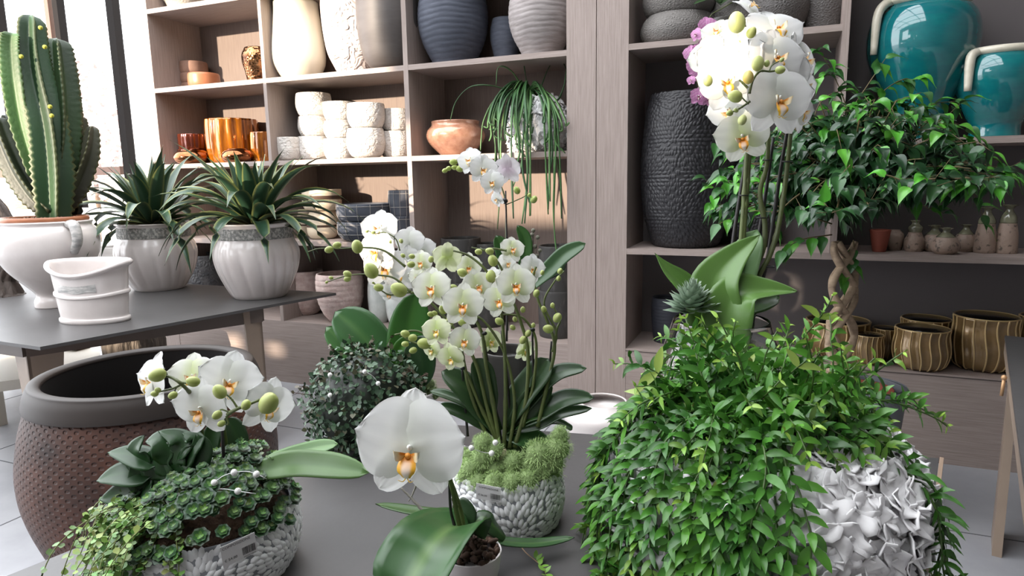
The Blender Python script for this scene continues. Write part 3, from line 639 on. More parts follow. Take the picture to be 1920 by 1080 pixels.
# teal urns
TEAL = mat('teal_gloss_glaze', srgb(14, 100, 108), .06, col2=srgb(20, 116, 118), ns=5, stretch=(1, 1, 4), coat=1, bump=('noise', 30, .02))
TEALR = mat('cream_crackle_glaze', srgb(206, 198, 178), .35, col2=srgb(226, 218, 200), ns=14, coat=.5)
def urn(x, Y, prof, lab, hand, foot=None, rimk=1.0):
    Z = SH['G']; X = xpx(x, Y, Z); pr = pprof(X, Y, Z, prof); t = thing('urn', lab, 'urn', (X, Y, Z), 'teal glazed urns with cream handles')
    k = dep((X, Y, Z))/FPX; R, H = pr[-1]
    b = MB(); b.lathe(vessel(pr, .02, .3, 44, False), (X, Y, Z), 64); b.build('body', TEAL, t)
    b = MB(); b.lathe([(R*.8, H-.012), (R*1.02, H-.012), (R*1.1, H-.002), (R*1.12, H+.012), (R*1.06, H+.022), (R*.95, H+.02), (R*.88, H+.004), (R*.8, H-.012)], (X, Y, Z), 64, cap=False); b.build('rim', TEALR, t)
    ax = RV*1.0; ax.z = 0; ax.normalize(); ax.rotate(Matrix.Rotation(hand[0], 3, 'Z'))
    for s in (-1, 1):
        b = MB(); c = Vector((X, Y, Z)); pts = [c+ax*s*R*1.0+Vector((0, 0, H)), c+ax*s*(R+hand[1])+Vector((0, 0, H*1.0-.005)), c+ax*s*(R+hand[2])+Vector((0, 0, H*hand[4])), c+ax*s*(hand[5])+Vector((0, 0, H*hand[3]))]
        b.tube(pts, [.015, .021, .021, .02, .015], 10, 16); b.build('handle', TEALR, t)
urn(1714, 3.84, [(252, 38), (243, 39), (222, 44), (190, 56), (150, 73), (110, 87), (80, 91), (50, 89), (28, 81), (14, 70), (8, 68)], 'large teal glazed urn with cream rim and handles', (.2, .035, .075, .63, .9, .262))
urn(1863, 3.80, [(250, 42), (240, 40), (228, 43), (205, 55), (170, 68), (140, 73), (118, 69), (106, 62), (102, 60)], 'smaller teal glazed urn with cream rim, right of the large one', (.35, .03, .05, .55, .9, .2))
# ================================================================ left table
def base_pt(x, y, Z, hw):
    """centre of a round foot whose front touches pixel (x, y) on height Z"""
    p = onZ(x, y, Z); h = Vector((p.x, p.y, 0)).normalized(); d = dep(p); return p+h*(hw*d/FPX)
WGL = mat('white_gloss_ceramic', srgb(232, 224, 220), .25, coat=.6, col2=srgb(220, 210, 206), ns=4)
WSM = mat('grey_smudge_glaze', srgb(150, 150, 148), .35, coat=.4, col2=srgb(214, 210, 206), ns=22, stretch=(1, 1, 3))
SOIL = mat('brown_soil', srgb(74, 56, 46), .95, col2=srgb(112, 86, 68), ns=60, bump=('noise', 90, 1))
BARKM = mat('grey_weathered_bark', srgb(82, 74, 68), .9, col2=srgb(128, 118, 108), ns=7, stretch=(5, 5, .7), bump=('noise', 9, .9, (6, 6, .6), 0, .02))
def soil(t, c, r, h=.012):
    b = MB(); b.lathe([(0, 0), (r, 0), (r*.9, h*.7), (r*.5, h), (0, h)], c, 28, lambda a, rr, z: (rr, z+.004*math.sin(a*5+rr*90))); b.build('soil', SOIL, t)
# --- urn with the cactus
def cactus():
    Z = ZL; c = base_pt(106, 578, Z, 33); X, Y = c.x, c.y; pr = pprof(X, Y, Z, [(572, 33), (562, 33), (550, 29), (535, 40), (505, 66), (475, 81), (450, 84), (432, 80), (422, 73), (416, 75)])
    t = thing('potted_cactus', 'tall ribbed candelabra cactus in a white footed urn on the left table', 'cactus', (X, Y, Z))
    b = MB(); b.lathe(vessel(pr, .016, .3, 44), (X, Y, Z), 56); b.build('urn', WGL, t)
    k = dep((X, Y, Z))/FPX; zt = Z+pr[-1][1]
    ax = Vector((RV.x, RV.y, 0)).normalized()
    for s, an in ((1, -.5), (-1, -.5)):
        a = ax.copy()*s; a.rotate(Matrix.Rotation(an, 3, 'Z')); cc = Vector((X, Y, 0)); R = pr[-1][0]
        b = MB(); b.tube([cc+a*R*.98+Vector((0, 0, zt-.01)), cc+a*(R+.05)+Vector((0, 0, zt-.015)), cc+a*(R+.065)+Vector((0, 0, zt-.09)), cc+a*(R+.02)+Vector((0, 0, zt-.15))], [.02, .026, .024, .02], 10, 16); b.build('handle', WSM, t, label='grey-washed handle')
    R = 70*k; b = MB(); b.lathe([(R*.85, zt-.06), (R*.97, zt-.0), (R*1.0, zt+.012), (R*.99, zt+.028), (R*.93, zt+.028), (R*.9, zt+.01), (R*.85, zt-.06)], (X, Y, 0), 48, cap=False); b.build('inner_pot', TERRA2, t, label='orange terracotta nursery pot rim')
    b = MB(); b.lathe([(0, zt-.02), (R*.93, zt-.02), (R*.93, zt+.014), (0, zt+.02)], (X, Y, 0), 30); r2 = random.Random(4)
    for i in range(90): a = r2.uniform(0, 6.28); q = R*.9*r2.random()**.5; b.ball((X+q*math.cos(a), Y+q*math.sin(a), zt+.02), r2.uniform(.004, .009), 5, 3)
    b.build('gravel', mat('pink_brown_gravel', srgb(150, 116, 96), .9, col2=srgb(110, 84, 70), ns=50), t)
    CM = mat('cactus_skin', vc=True, rough=.5, bump=('noise', 60, .12)); d0 = dep((X, Y, zt))
    def stem(pts, rads, ribs, tone, off=0, dd=0, lab=None, seg=60, ph=0):
        pp = [P(x, y, d0+dd+(e[0] if e else 0)) for x, y, *e in pts]; L = sum((pp[i+1]-pp[i]).length for i in range(len(pp)-1))
        rr = [r*k*.9 for r in rads]
        def fn(a, tt):
            c_ = abs(((a-ph)*ribs/(2*PI)) % 1-.5)*2   # 1 at ridge
            w_ = 1+.14*(math.sin(tt*L/.032*PI)**2) if c_ > .8 else 1
            end = 1 if tt < .93 else max(.05, (1-((tt-.93)/.07)**2)**.5)
            return (.48+.62*c_**2.0)*w_*end
        def col(a, tt):
            c_ = abs(((a-ph)*ribs/(2*PI)) % 1-.5)*2; g = [v*.5 for v in srgb(*tone)]; e = srgb(104, 104, 62)
            m_ = max(0, (c_-.93)/.07)*.8; s_ = .88+.24*math.sin(a*2.0+tt*6); return tuple(g[i]*s_*(1-m_)+e[i]*m_ for i in range(3))
        b = MB(); b.tube(pp, rr, seg, 70, col, True, fn); b.build('stem', CM, t, label=lab)
    stem([(99, 425), (97, 330), (88, 240), (68, 150), (60, 90), (58, 28)], [27, 36, 34, 31, 26, 22], 5, (52, 92, 50), ph=.3)
    stem([(70, 330, .05), (44, 240, .02), (30, 160, 0), (24, 95), (26, 62)], [16, 22, 24, 22, 20], 4, (88, 132, 66), dd=-.06, ph=.8, lab='brighter green arm on the left')
    stem([(72, 340, .1), (58, 250, .1), (40, 150, .1), (38, 64, .1)], [18, 20, 20, 16], 4, (46, 74, 42), dd=.05)
    stem([(98, 390, .02), (112, 300), (116, 220), (110, 140), (104, 72)], [24, 33, 33, 32, 25], 5, (56, 84, 44), dd=.08, ph=.5)
    stem([(118, 400, .1), (130, 330, .12), (136, 250, .12), (130, 160, .12), (124, 100, .12)], [18, 19, 19, 16, 12], 4, (40, 58, 36), dd=.06)
    stem([(112, 400, .02), (142, 350, .03), (166, 290, .03), (174, 236, .03)], [16, 22, 19, 11], 4, (86, 86, 66), dd=.1, lab='grey-green short arm on the right')
    stem([(122, 380, .02), (142, 310, .03), (150, 250, .03), (153, 218, .03)], [16, 17, 15, 9], 4, (84, 84, 62), dd=.16, lab='grey-green short arm on the right')
    stem([(96, 400, 0), (66, 370, 0), (36, 325, 0), (10, 268, 0), (-6, 220, 0)], [14, 22, 24, 22, 16], 4, (62, 70, 50), dd=-.02, ph=.4)
    stem([(92, 385, .08), (58, 350, .08), (26, 280, .08), (8, 215, .08)], [14, 20, 18, 12], 4, (52, 60, 44), dd=.08)
    stem([(134, 412, .1), (136, 370, .1), (128, 336, .1)], [19, 17, 12], 7, (84, 74, 62), dd=.1, lab='brown corky stump')
    for x, y in [(76, 52), (84, 88), (40, 106), (94, 200), (97, 217)]:
        b = MB(); b.ball(P(x, y, d0-.1), .011, 7, 5); b.build('flower_bud', mat('yellow_bud', srgb(170, 170, 60), .6), t)
cactus()
# --- half-round wall planter
def halfpot():
    Z = ZL; p = onZ(180, 607, Z); h = Vector((p.x, p.y, 0)).normalized(); k = dep(p)/FPX; c = p+h*.09; X, Y = c.x, c.y
    t = thing('half_round_pot', 'white half-round pot with a dipped rim and grey smudge, front of the left table', 'pot', (X, Y, Z))
    rot = math.atan2(RV.y, RV.x)-.12; H = (zpx(X, Y, 487)-Z); W = 66*k
    def fn(a, r, z):  # front (camera side) rim dips
        f = max(0, -math.sin(a)); top = z/H
        return r, z-(.30*f*f*H*.62 if True else 0)*max(0, (top-.25))/.75
    pr = [(0, 0), (W, 0), (W*1.03, H*.03), (W*1.02, H*.07), (W*.98, H*.09), (W*1.0, H*.2), (W*1.04, H*.42), (W*1.06, H*.45), (W*1.1, H*.47), (W*1.09, H*.51), (W*1.05, H*.53), (W*1.08, H*.7), (W*1.12, H*.88),
          (W*1.19, H*.91), (W*1.26, H*.95), (W*1.24, H*.99), (W*1.18, H), (W*1.1, H*.97), (W*1.05, H*.85), (W*.98, H*.3), (0, H*.28)]
    pr = [pr[0]]+[pr[1]]+[(q.x, q.y) for q in catmull([Vector((a, b_, 0)) for a, b_ in pr[1:-1]], 70)][1:]+[pr[-1]]
    b = MB(); b.lathe(pr, (X, Y, Z), 72, fn, None, 1, .62, rot); b.build('body', WGL, t)
    b = MB()   # glaze smudge following the front wall
    def sm(u, v):
        a = -PI/2+(u-.5)*1.15; zz = H*(.60+.09*v+.012*math.sin(u*9)); zz0 = zz-.0; r = W*1.075+.002*(1-v*v)
        x = r*math.cos(a); y = r*math.sin(a)*.62; return (X+x*math.cos(rot)-y*math.sin(rot), Y+x*math.sin(rot)+y*math.cos(rot), Z+zz)
    b.grid(sm, 20, 6); b.build('glaze_smudge', WSM, t, label='grey streaky glaze smudge')
halfpot()
# --- two spiky variegated plants in draped white pots
AGM = mat('agave_leaf', vc=True, rough=.35, spec=.5, bump=('noise', 30, .05))
def agave(label, x, y, hwb, prof, yb, crown, n, seed, scale, extras):
    Z = ZL; c = base_pt(x, y, Z, hwb); X, Y = c.x, c.y; k = dep(c)/FPX; r2 = random.Random(seed)
    pr = pprof(X, Y, Z, prof); t = thing('potted_agave', label, 'potted plant', (X, Y, Z), 'spiky plants in draped white pots'); H = pr[-1][1]
    zb = zpx(X, Y, yb)-Z
    def drape(a, r, z):
        f = max(0, 1-abs(z/zb-.5)/.5)**.6 if z < zb else 0; s = math.sin(a*9+.7*math.sin(a*3)+z*5); return r*(1+.028*f*(abs(s)**.5*2-1.2)), z
    b = MB(); b.lathe(vessel(pr, .016, .25, 50), (X, Y, Z), 144, drape); b.build('pot', WGL, t)
    sp = spro(pr, 60); band = [(r+.0025, z) for r, z in sp if zb+.006 < z < H-.018]
    b = MB(); b.lathe([(band[0][0]-.006, band[0][1])]+band+[(band[-1][0]-.006, band[-1][1])], (X, Y, Z), 72, cap=False)
    b.build('relief_band', mat('grey_relief_band', srgb(126, 126, 122), .6, col2=srgb(196, 192, 186), ns=70, bump=('noise', 80, 1, (1, 1, 1), 0, .006), lo=.45, hi=.6), t, label='grey band with raised floral relief')
    soil(t, (X, Y, Z+H-.03), pr[-1][0]*.9)
    zc = Z+H; up = Vector((0, 0, 1))
    def col(u, v):
        g = srgb(44, 70, 52); e = srgb(140, 144, 84); m_ = max(0, (abs(v)-.72)/.28); m_ = m_*.85; s_ = 1.1-.2*abs(v)+.1*math.sin(u*3); return tuple(g[i]*s_*(1-m_)+e[i]*m_ for i in range(3))
    def blade(a, el, L, W, droop, tw=0):
        d = Vector((math.cos(a)*math.cos(el), math.sin(a)*math.cos(el), math.sin(el))); p = Vector((X+.03*math.cos(a), Y+.03*math.sin(a), zc-.01)); pts = [p]; m_ = 6
        for i in range(m_):
            d = (d+up*(-droop*(i+.5)/m_)).normalized(); p = p+d*L/m_; pts.append(p)
        o = MB(); o.leaf(pts, W, up*.5+Vector((-math.cos(a), -math.sin(a), 0))*.6, 'agave', .32, 12, 6, col, .03, tw); o.build('leaf', AGM, t)
    for i in range(n):
        f = i/n; a = i*2.39996+r2.uniform(-.2, .2); el = 1.45-1.25*f+r2.uniform(-.1, .1); L = scale*1.22*(.20+.13*min(1, f*2.2)+r2.uniform(-.03, .03)); 
        blade(a, el, L, .034+.008*r2.random(), (.18+.55*f)*r2.uniform(.6, 1.3), r2.uniform(-.4, .4))
    base_a = math.atan2(RV.y, RV.x)
    for (ang, el, L, dr) in extras: blade(base_a+ang, el, L*.92, .03, dr)
agave('spiky yellow-edged plant in a draped white pot, nearer the window', 301, 546, 42, [(541, 42), (532, 48), (505, 62), (475, 69), (458, 67), (446, 61), (436, 61), (424, 60), (419, 64)], 446, 0, 52, 5, 1.5,
      [(3.0, .55, .52, .35), (3.35, .25, .5, .5), (2.9, .05, .48, .45), (.3, .2, .42, .7), (2.6, 1.0, .5, .3), (-.2, .5, .4, .5)])
agave('spiky yellow-edged plant in a draped white pot, at the tip of the left table', 489, 562, 46, [(557, 46), (545, 53), (510, 68), (480, 75), (462, 73), (448, 67), (438, 66), (425, 65), (419, 69)], 448, 0, 56, 9, 1.45,
      [(.15, .9, .42, .6), (.1, .4, .48, .45), (-.2, .1, .44, .5), (3.0, .8, .5, .5), (3.2, .35, .46, .4), (.2, .15, .4, 1.0)])
# --- driftwood sculpture at the left edge
def drift():
    p = onZ(14, 556, ZL); p = p+Vector((p.x, p.y, 0)).normalized()*.06; k = dep(p)/FPX; d0 = dep(p)
    b = MB()
    DC = lambda a, t_: tuple(v*(.8+.5*abs(math.sin(a*7+t_*5))) for v in srgb(66, 56, 50))
    gn = lambda a, t_: 1+.12*math.sin(a*9+t_*4)+.06*math.sin(a*17-t_*9)
    b.tube([P(10, 560, d0), P(8, 525, d0), P(20, 500, d0), P(30, 480, d0+.02)], [30*k, 20*k, 17*k, 9*k], 40, 24, DC, True, gn)
    b.tube([P(8, 530, d0), P(0, 470, d0), P(10, 430, d0), P(-4, 395, d0), P(-30, 350, d0)], [18*k, 10*k, 17*k, 15*k, 6*k], 40, 30, DC, True, gn)
    b.tube([P(4, 440, d0-.02), P(18, 470, d0-.02), P(26, 500, d0), P(40, 520, d0), P(58, 541, d0-.02)], [9*k, 11*k, 8*k, 5*k, 2*k], 30, 24, DC, True, gn)
    b.tube([P(2, 545, d0), P(-20, 500, d0+.05), P(-40, 440, d0+.1)], [14*k, 10*k, 4*k], 30, 18, DC, True, gn)
    b.ball(P(10, 555, d0), (34*k, 8*k), 24, 8, srgb(66, 56, 50))
    tag(b.build('driftwood', mat('dark_driftwood', vc=True, rough=.7, bump=('noise', 12, .8, (5, 5, .8), 0, .01)), None, org=(p.x, p.y, ZL)), 'dark gnarled driftwood piece at the left edge of the left table', 'driftwood')
drift()
# --- things under and behind the left table
def planters_behind():
    X, Y = -5.3, 3.95
    def sq(name, lab, cat, X, Y, w0, w1, h, m, z0=0):
        b = MB(); th = .03; vs = []; 
        for w_, z in ((w0, 0), (w1, h), (w1-th, h), (w0-th, .1)):
            for i, j in ((-1, -1), (1, -1), (1, 1), (-1, 1)): vs.append((X+i*w_, Y+j*w_, z0+z))
        fs = [(0, 3, 2, 1)]+[(r*4+i, r*4+(i+1) % 4, r*4+4+(i+1) % 4, r*4+4+i) for r in range(3) for i in range(4)]+[(12, 13, 14, 15)]
        b.add(vs, fs); return tag(b.build(name, m, None, False, (X, Y, z0)), lab, cat)
    p = onY(115, 560, 4.0); sq('square_planter', 'white tapered square planter behind the cactus urn', 'planter', p.x, 4.0, .2, .28, zpx(p.x, 4.0, 392), mat('white_planter', srgb(236, 230, 226), .5))
    p = onY(216, 500, 4.3); X = p.x; h = zpx(X, 4.3, 463)
    pr = [(.15, 0), (.17, h*.1), (.18, h*.5), (.185, h*.8), (.17, h)]
    b = MB(); b.lathe(vessel(pr, .02, .2, 60), (X, 4.3, 0), 60, ribs(60, .02, .1)); tag(b.build('concrete_pot', mat('grey_concrete_ribbed', srgb(150, 146, 142), .85), None, org=(X, 4.3, 0)), 'tall grey ribbed concrete pot between the spiky plant and the cactus urn', 'pot')
    p = onY(62, 400, 4.45); X = p.x; z1 = zpx(X, 4.45, 372); z0 = .0
    b = MB(); b.lathe(vessel([(.16, 0), (.2, z1*.5), (.22, z1)], .02, .2, 80), (X, 4.45, 0), 60, ribs(90, .02, .05)); tag(b.build('wicker_basket', mat('wicker_straw', srgb(206, 180, 150), .9, col2=srgb(170, 140, 112), ns=30, stretch=(1, 1, 3)), None, org=(X, 4.45, 0)), 'straw-coloured wicker basket behind the cactus urn', 'basket')
    # bark planter and white bench
    c = onZ(262, 730, 0); X, Y = c.x, c.y+.0; k = dep((X, Y, .3))/FPX
    b = MB(); b.lathe([(0, 0), (.17, 0), (.185, .1), (.19, .35), (.17, .42), (.12, .42), (0, .38)], (X, Y, 0), 60, lambda a, r, z: (r*(1+.05*math.sin(a*11+z*3)+.03*math.sin(a*23-z*8)), z))
    tag(b.build('log_stump', BARKM, None, org=(X, Y, 0)), 'grey bark-covered log standing on the floor under the left table', 'log')
    q = [onZ(-30, 720, .28), onZ(190, 690, .28), onZ(185, 640, .28), onZ(-30, 660, .28)]
    t = thing('low_bench', 'low white bench catching the sun behind the left table', 'bench', (q[0].x+.3, q[0].y+.3, 0))
    b = MB(); b.prism([xy(v) for v in q], .22, .28); b.build('seat', mat('white_bench_paint', srgb(236, 228, 214), .5), t, False)
    for v in inset([xy(v) for v in q], .08): b = MB(); b.box((v[0]-.025, v[1]-.025, 0), (v[0]+.025, v[1]+.025, .22)); b.build('leg', MATS['white_bench_paint'], t, False)
    v = onZ(128, 652, .28); b = MB(); b.box((v.x-.16, v.y-.05, .28), (v.x+.16, v.y+.05, .32)); tag(b.build('wood_slab', mat('brown_slab', srgb(110, 90, 66), .8, col2=srgb(80, 64, 48), ns=9), None, False, (v.x, v.y, .28)), 'dark brown wooden slab lying on the low white bench', 'slab')
planters_behind()
# --- huge dimpled brown pot on the floor
def brown():
    Zr = .80; a = onZ(276, 691, Zr); X, Y = a.x, a.y; k = dep((X, Y, Zr))/FPX; R = 198*k
    pr = [(0, 0), (R*.62, 0), (R*.66, .01), (R*.86, .15), (R*1.06, .36), (R*1.11, .5), (R*1.06, .63), (R*.97, .735)]
    t = thing('large_floor_pot', 'huge brown dimpled clay pot with a wide smooth rim standing on the floor', 'pot', (X, Y, 0))
    b = MB(); b.lathe([(0, 0)]+spro(pr[1:], 40)+[(R*.88, .70)], (X, Y, 0), 96, cap=False)
    b.build('body', mat('brown_dimpled_clay', srgb(46, 28, 22), .6, col2=srgb(88, 50, 34), ns=4, bump=('dots', 62, 1, (1, 1, 1), 250, .008)), t)
    rim = [(R*.9, .725), (R*.985, .728), (R*1.0, .735), (R*.975, .77), (R*.945, .792), (R*.93, .80), (R*.88, .802), (R*.845, .797), (R*.835, .79), (R*.835, .785)]
    q = MB(); q.lathe(spro([(R*.836, .79), (R*.85, .7), (R*.9, .5), (R*.86, .3), (R*.5, .06), (0, .05)], 30), (X, Y, 0), 64, cap=False); q.build('inside', mat('unlit_black_brown_clay', srgb(22, 17, 15), .9), t, label='inner wall, shade painted in black')  # shade of the hollow is put into the colour, near black
    b = MB(); b.lathe(spro(rim, 60), (X, Y, 0), 96, cap=False); b.build('rim', mat('brown_smooth_clay', srgb(38, 30, 26), .55, col2=srgb(45, 36, 31), ns=4), t, label='wide smooth grey-brown rim')
brown()
# ================================================================ orchids
PET = mat('white_petal', vc=True, rough=.55, trans=.28, bump=('noise', 55, .12, (1, 1, 1), 0, .003))
BUDM = mat('orchid_bud', vc=True, rough=.45)
STEMG = mat('green_flower_stem', srgb(92, 104, 52), .5, col2=srgb(70, 78, 44), ns=14)
STICK = mat('black_support_stick', srgb(28, 24, 24), .5)
LEAFM = mat('orchid_leaf', vc=True, rough=.32, spec=.5, bump=('noise', 24, .04, (1, 1, 1), 0, .004))
CLIP = mat('black_plastic_clip', srgb(20, 20, 22), .4)
TINT = {'white': ((.86, .86, .85), (.84, .86, .78)), 'cream': ((.85, .86, .78), (.68, .76, .38)), 'green': ((.80, .84, .60), (.56, .68, .22)), 'pink': ((.62, .13, .46), (.86, .62, .78)), 'pale': ((.84, .80, .83), (.80, .66, .76))}
LIPC = {'white': (srgb(236, 190, 40), srgb(214, 140, 50)), 'cream': (srgb(236, 178, 50), srgb(226, 140, 36)), 'green': (srgb(222, 206, 90), srgb(220, 170, 50)), 'pink': (srgb(150, 20, 90), srgb(110, 10, 60)), 'pale': (srgb(224, 206, 170), srgb(206, 150, 110))}
def axes(yaw, pitch, roll):
    """x right, y up, z towards the photographer, turned by yaw, pitch, roll (degrees)"""
    X, Y, Z = RV.copy(), UV.copy(), -F.copy()
    m = Matrix((X, Y, Z)).transposed() @ (Matrix.Rotation(math.radians(yaw), 3, 'Y') @ Matrix.Rotation(math.radians(-pitch), 3, 'X') @ Matrix.Rotation(math.radians(roll), 3, 'Z'))
    return m
def flower(t, x, y, px, d, yaw=0, pitch=0, roll=0, tint='white', wide=1.0, back=False, lip=True, big=False, pw=1.0):
    c = P(x, y, d); S = px*d/FPX; m = axes(yaw+(180 if back else 0), pitch, roll); q = MB(); ca, cb = TINT[tint]; r2 = random.Random(int(x*7+y)); nu, nv = (18, 16) if big else (9, 8)
    def petal(ang, L, W, kind, z0, cup, tip=0, ruff=.02, seed=0):
        an = math.radians(ang); ux, uy = math.cos(an), math.sin(an); ph = r2.uniform(0, 6)
        def w_(s_):
            e = 2*min(1, s_*.94+.06)**.85-1
            return W*max(0, 1-abs(e)**(2.3 if kind == 'fan' else 2.1))**.5
        def pt(s_, v):
            lx = s_*L; ly = v*w_(s_)
            if kind == 'fan': lx -= abs(v)**2*.10*L*(s_ > .02)*s_
            z = z0+cup*(s_**1.6)+tip*s_**3-.16*abs(v)**2.5*w_(s_)*(1 if kind == 'fan' else -1.2)+ruff*math.sin(v*4+s_*6+ph)*s_*s_*L+.014*L*math.sin(v*11+ph)*s_+.03*L*math.exp(-(v/.12)**2)*(1-s_)
            return c+m@Vector(((lx*ux-ly*uy)*S*wide, (lx*uy+ly*ux)*S, z*S))
        def col(s_, v):
            f = max(0, 1-s_*1.7); k = .96+.06*math.sin(v*14+ph)*s_
            if tint == 'pink': f = .5+.5*math.sin(v*17)*math.sin(s_*19); f *= .8
            return tuple((ca[i]*(1-f)+cb[i]*f)*k for i in range(3))
        q.grid(pt, nu, nv, col)
    petal(90, .52, .19, 's', -.05, -.02, -.05); petal(236, .53, .18, 's', -.06, .0); petal(-56, .53, .18, 's', -.06, .0)
    petal(163, .53, .33*pw, 'fan', .0, .05); petal(17, .53, .33*pw, 'fan', .012, .05)
    # column
    cc = MB(); fo = q.build('flower', PET, t)
    if not lip or back: return fo
    lc, lo = LIPC[tint]; w = (.92, .92, .86)
    def T(x_, y_, z_): return c+m@Vector((x_*S, y_*S, z_*S))
    cc.ball(T(0, .01, .045), (.026*S, .05*S), 8, 6, w, m@Vector((0, .6, 1)))
    for s in (-1, 1):    # side lobes curve up round the column
        cc.grid(lambda u, v, s=s: T(s*(.02+.10*math.sin(u*1.5)), -.05+.12*u*u*.6+v*.05*math.sin(PI*(u*.9+.08)), .06+.13*math.sin(u*2.2)+.01*v), 7, 4, lambda u, v: tuple(lc[i]*(1-u**.8)+w[i]*u**.8 for i in range(3)) if v < .2 else lo if u < .35 else tuple(.5*(lc[i]+w[i]) for i in range(3)))
    cc.grid(lambda u, v: T(v*(.035+.05*math.sin(PI*min(1, u*1.05))**.8*(1 if u < .8 else .8)), -.04-.2*u, .07+.12*math.sin(u*2.4)-.02*v*v), 10, 6, lambda u, v: tuple(lo[i]*(1-u)+(lc if abs(v) > .4 else w)[i]*u for i in range(3)) if u > .25 else lo)
    cc.ball(T(0, -.045, .11), .03*S, 7, 5, lo)
    for s in (-1, 1): cc.tube([T(0, -.23, .13), T(s*.03, -.27, .15), T(s*.07, -.25, .17)], [.006*S, .004*S, .002*S], 5, 6, lc)
    cc.build('lip', mat('orchid_lip', vc=True, rough=.4), fo); return fo
def bud(t, x, y, px, d, ang=60, tone=None, long=1.25):
    """px = width; ang = direction of the tip in the picture, degrees"""
    c = P(x, y, d); r = px*d/FPX/2*.88; a = math.radians(ang); ax = RV*math.cos(a)+UV*math.sin(a)-F*.25; g = srgb(*(tone or (146, 160, 76))); e = srgb(190, 196, 130)
    b = MB(); b.ball(c, (r, r*long), 14, 9, lambda an, s: tuple(g[i]*(1-.6*abs(math.cos(an*1.5)))+e[i]*.6*abs(math.cos(an*1.5)) for i in range(3)) if s < .9 else e, ax, lambda an, th: 1+.06*math.cos(3*an)+.05*math.cos(th)); return b.build('bud', BUDM, t)
def stem(t, pts, d, r, m=None, n=30, name='flower_stem'):
    """pts = [(x, y[, depth offset])]; r in metres"""
    b = MB(); pp = [P(q[0], q[1], d+(q[2] if len(q) > 2 else 0)) for q in pts]; r = r if isinstance(r, (list, tuple)) else [r, r*.7]
    knots = lambda a, s: 1+(.28 if abs((s*7) % 1-.5) > .46 else 0)
    b.tube(pp, r, 8, n, None, True, knots if m is None else None); return b.build(name, m or STEMG, t)
LG = srgb(48, 84, 40); 
def leafp(t, pts, d, wpx, nrm=(0, 0, 1), shape='phal', fold=.25, tone=(58, 92, 44), rib=(96, 128, 66), under=None, wave=.02, nu=16, nv=8, lab=None, name='leaf', thick=True, twist=0):
    """broad strap leaf along pixel points; wpx half width"""
    pp = [P(q[0], q[1], d+(q[2] if len(q) > 2 else 0)) for q in pts]; W = wpx*d/FPX; g = srgb(*tone); rr = srgb(*rib)
    def col(u, v): f = max(0, 1-abs(v)/.13)*.4; s_ = .92+.1*math.sin(v*5)+.06*u; return tuple((g[i]*(1-f)+rr[i]*f)*s_ for i in range(3))
    b = MB(); b.leaf(pp, W, nrm, shape, fold, nu, nv, col, wave, twist); o = b.build(name, LEAFM, t, label=lab)
    if thick:
        md = o.modifiers.new('thickness', 'SOLIDIFY'); md.thickness = .0016; md.offset = -1
    return o
toc = lambda k=.6, up=.5: (-F*k+Vector((0, 0, up)))
def moss(t, blobs, tone=(176, 200, 138), n=900, seed=1, name='moss'):
    """reindeer moss: lumps covered with fine branching sprigs"""
    b = MB(); r2 = random.Random(seed); g = srgb(*tone)
    for c, r in blobs:
        c = Vector(c)
        b.ball(c, (r*.72, r*.72), 12, 8, tuple(v*.55 for v in g))
        for i in range(n):
            v = Vector((r2.gauss(0, 1), r2.gauss(0, 1), r2.gauss(0, 1))).normalized()
            if v.z < -.5: continue
            p = c+v*r*.66; s_, u_ = frame(v+Vector((r2.gauss(0, .4), r2.gauss(0, .4), r2.gauss(0, .4)))); k = r2.uniform(.75, 1.15); cl = tuple(x*k for x in g); tip = p+(v*.9+s_*r2.gauss(0, .35)+u_*r2.gauss(0, .35))*r*.36; w_ = r*.02
            mid = p.lerp(tip, .55)+s_*r2.gauss(0, r*.05)
            b.add([p+s_*w_, p-s_*w_, mid+s_*w_*.8, mid-s_*w_*.8, tip+s_*w_*.3, mid+s_*r*.13+v*r*.1, mid-u_*r*.13+v*r*.12], [(0, 1, 3, 2), (2, 3, 4), (3, 2, 5), (2, 3, 6)], cl)
    o = b.build(name, mat('moss_sprigs', vc=True, rough=.95), t, False); o['kind'] = 'stuff'; return o
def pearls(t, d, pts, wires, r=.0055):
    for x, y in pts: b = MB(); b.ball(P(x, y, d), r, 10, 7); b.build('pearl', mat('white_pearl', srgb(232, 230, 228), .15, coat=.8), t)
    for w_ in wires: b = MB(); b.tube([P(q[0], q[1], d) for q in w_], .0007, 5, 12); b.build('wire', mat('silver_wire', srgb(200, 200, 200), .3, .8), t)
PETPOT = mat('grey_wash_between_petals', srgb(128, 130, 134), .8)
PETW = mat('white_seed_relief', srgb(222, 222, 222), .6)
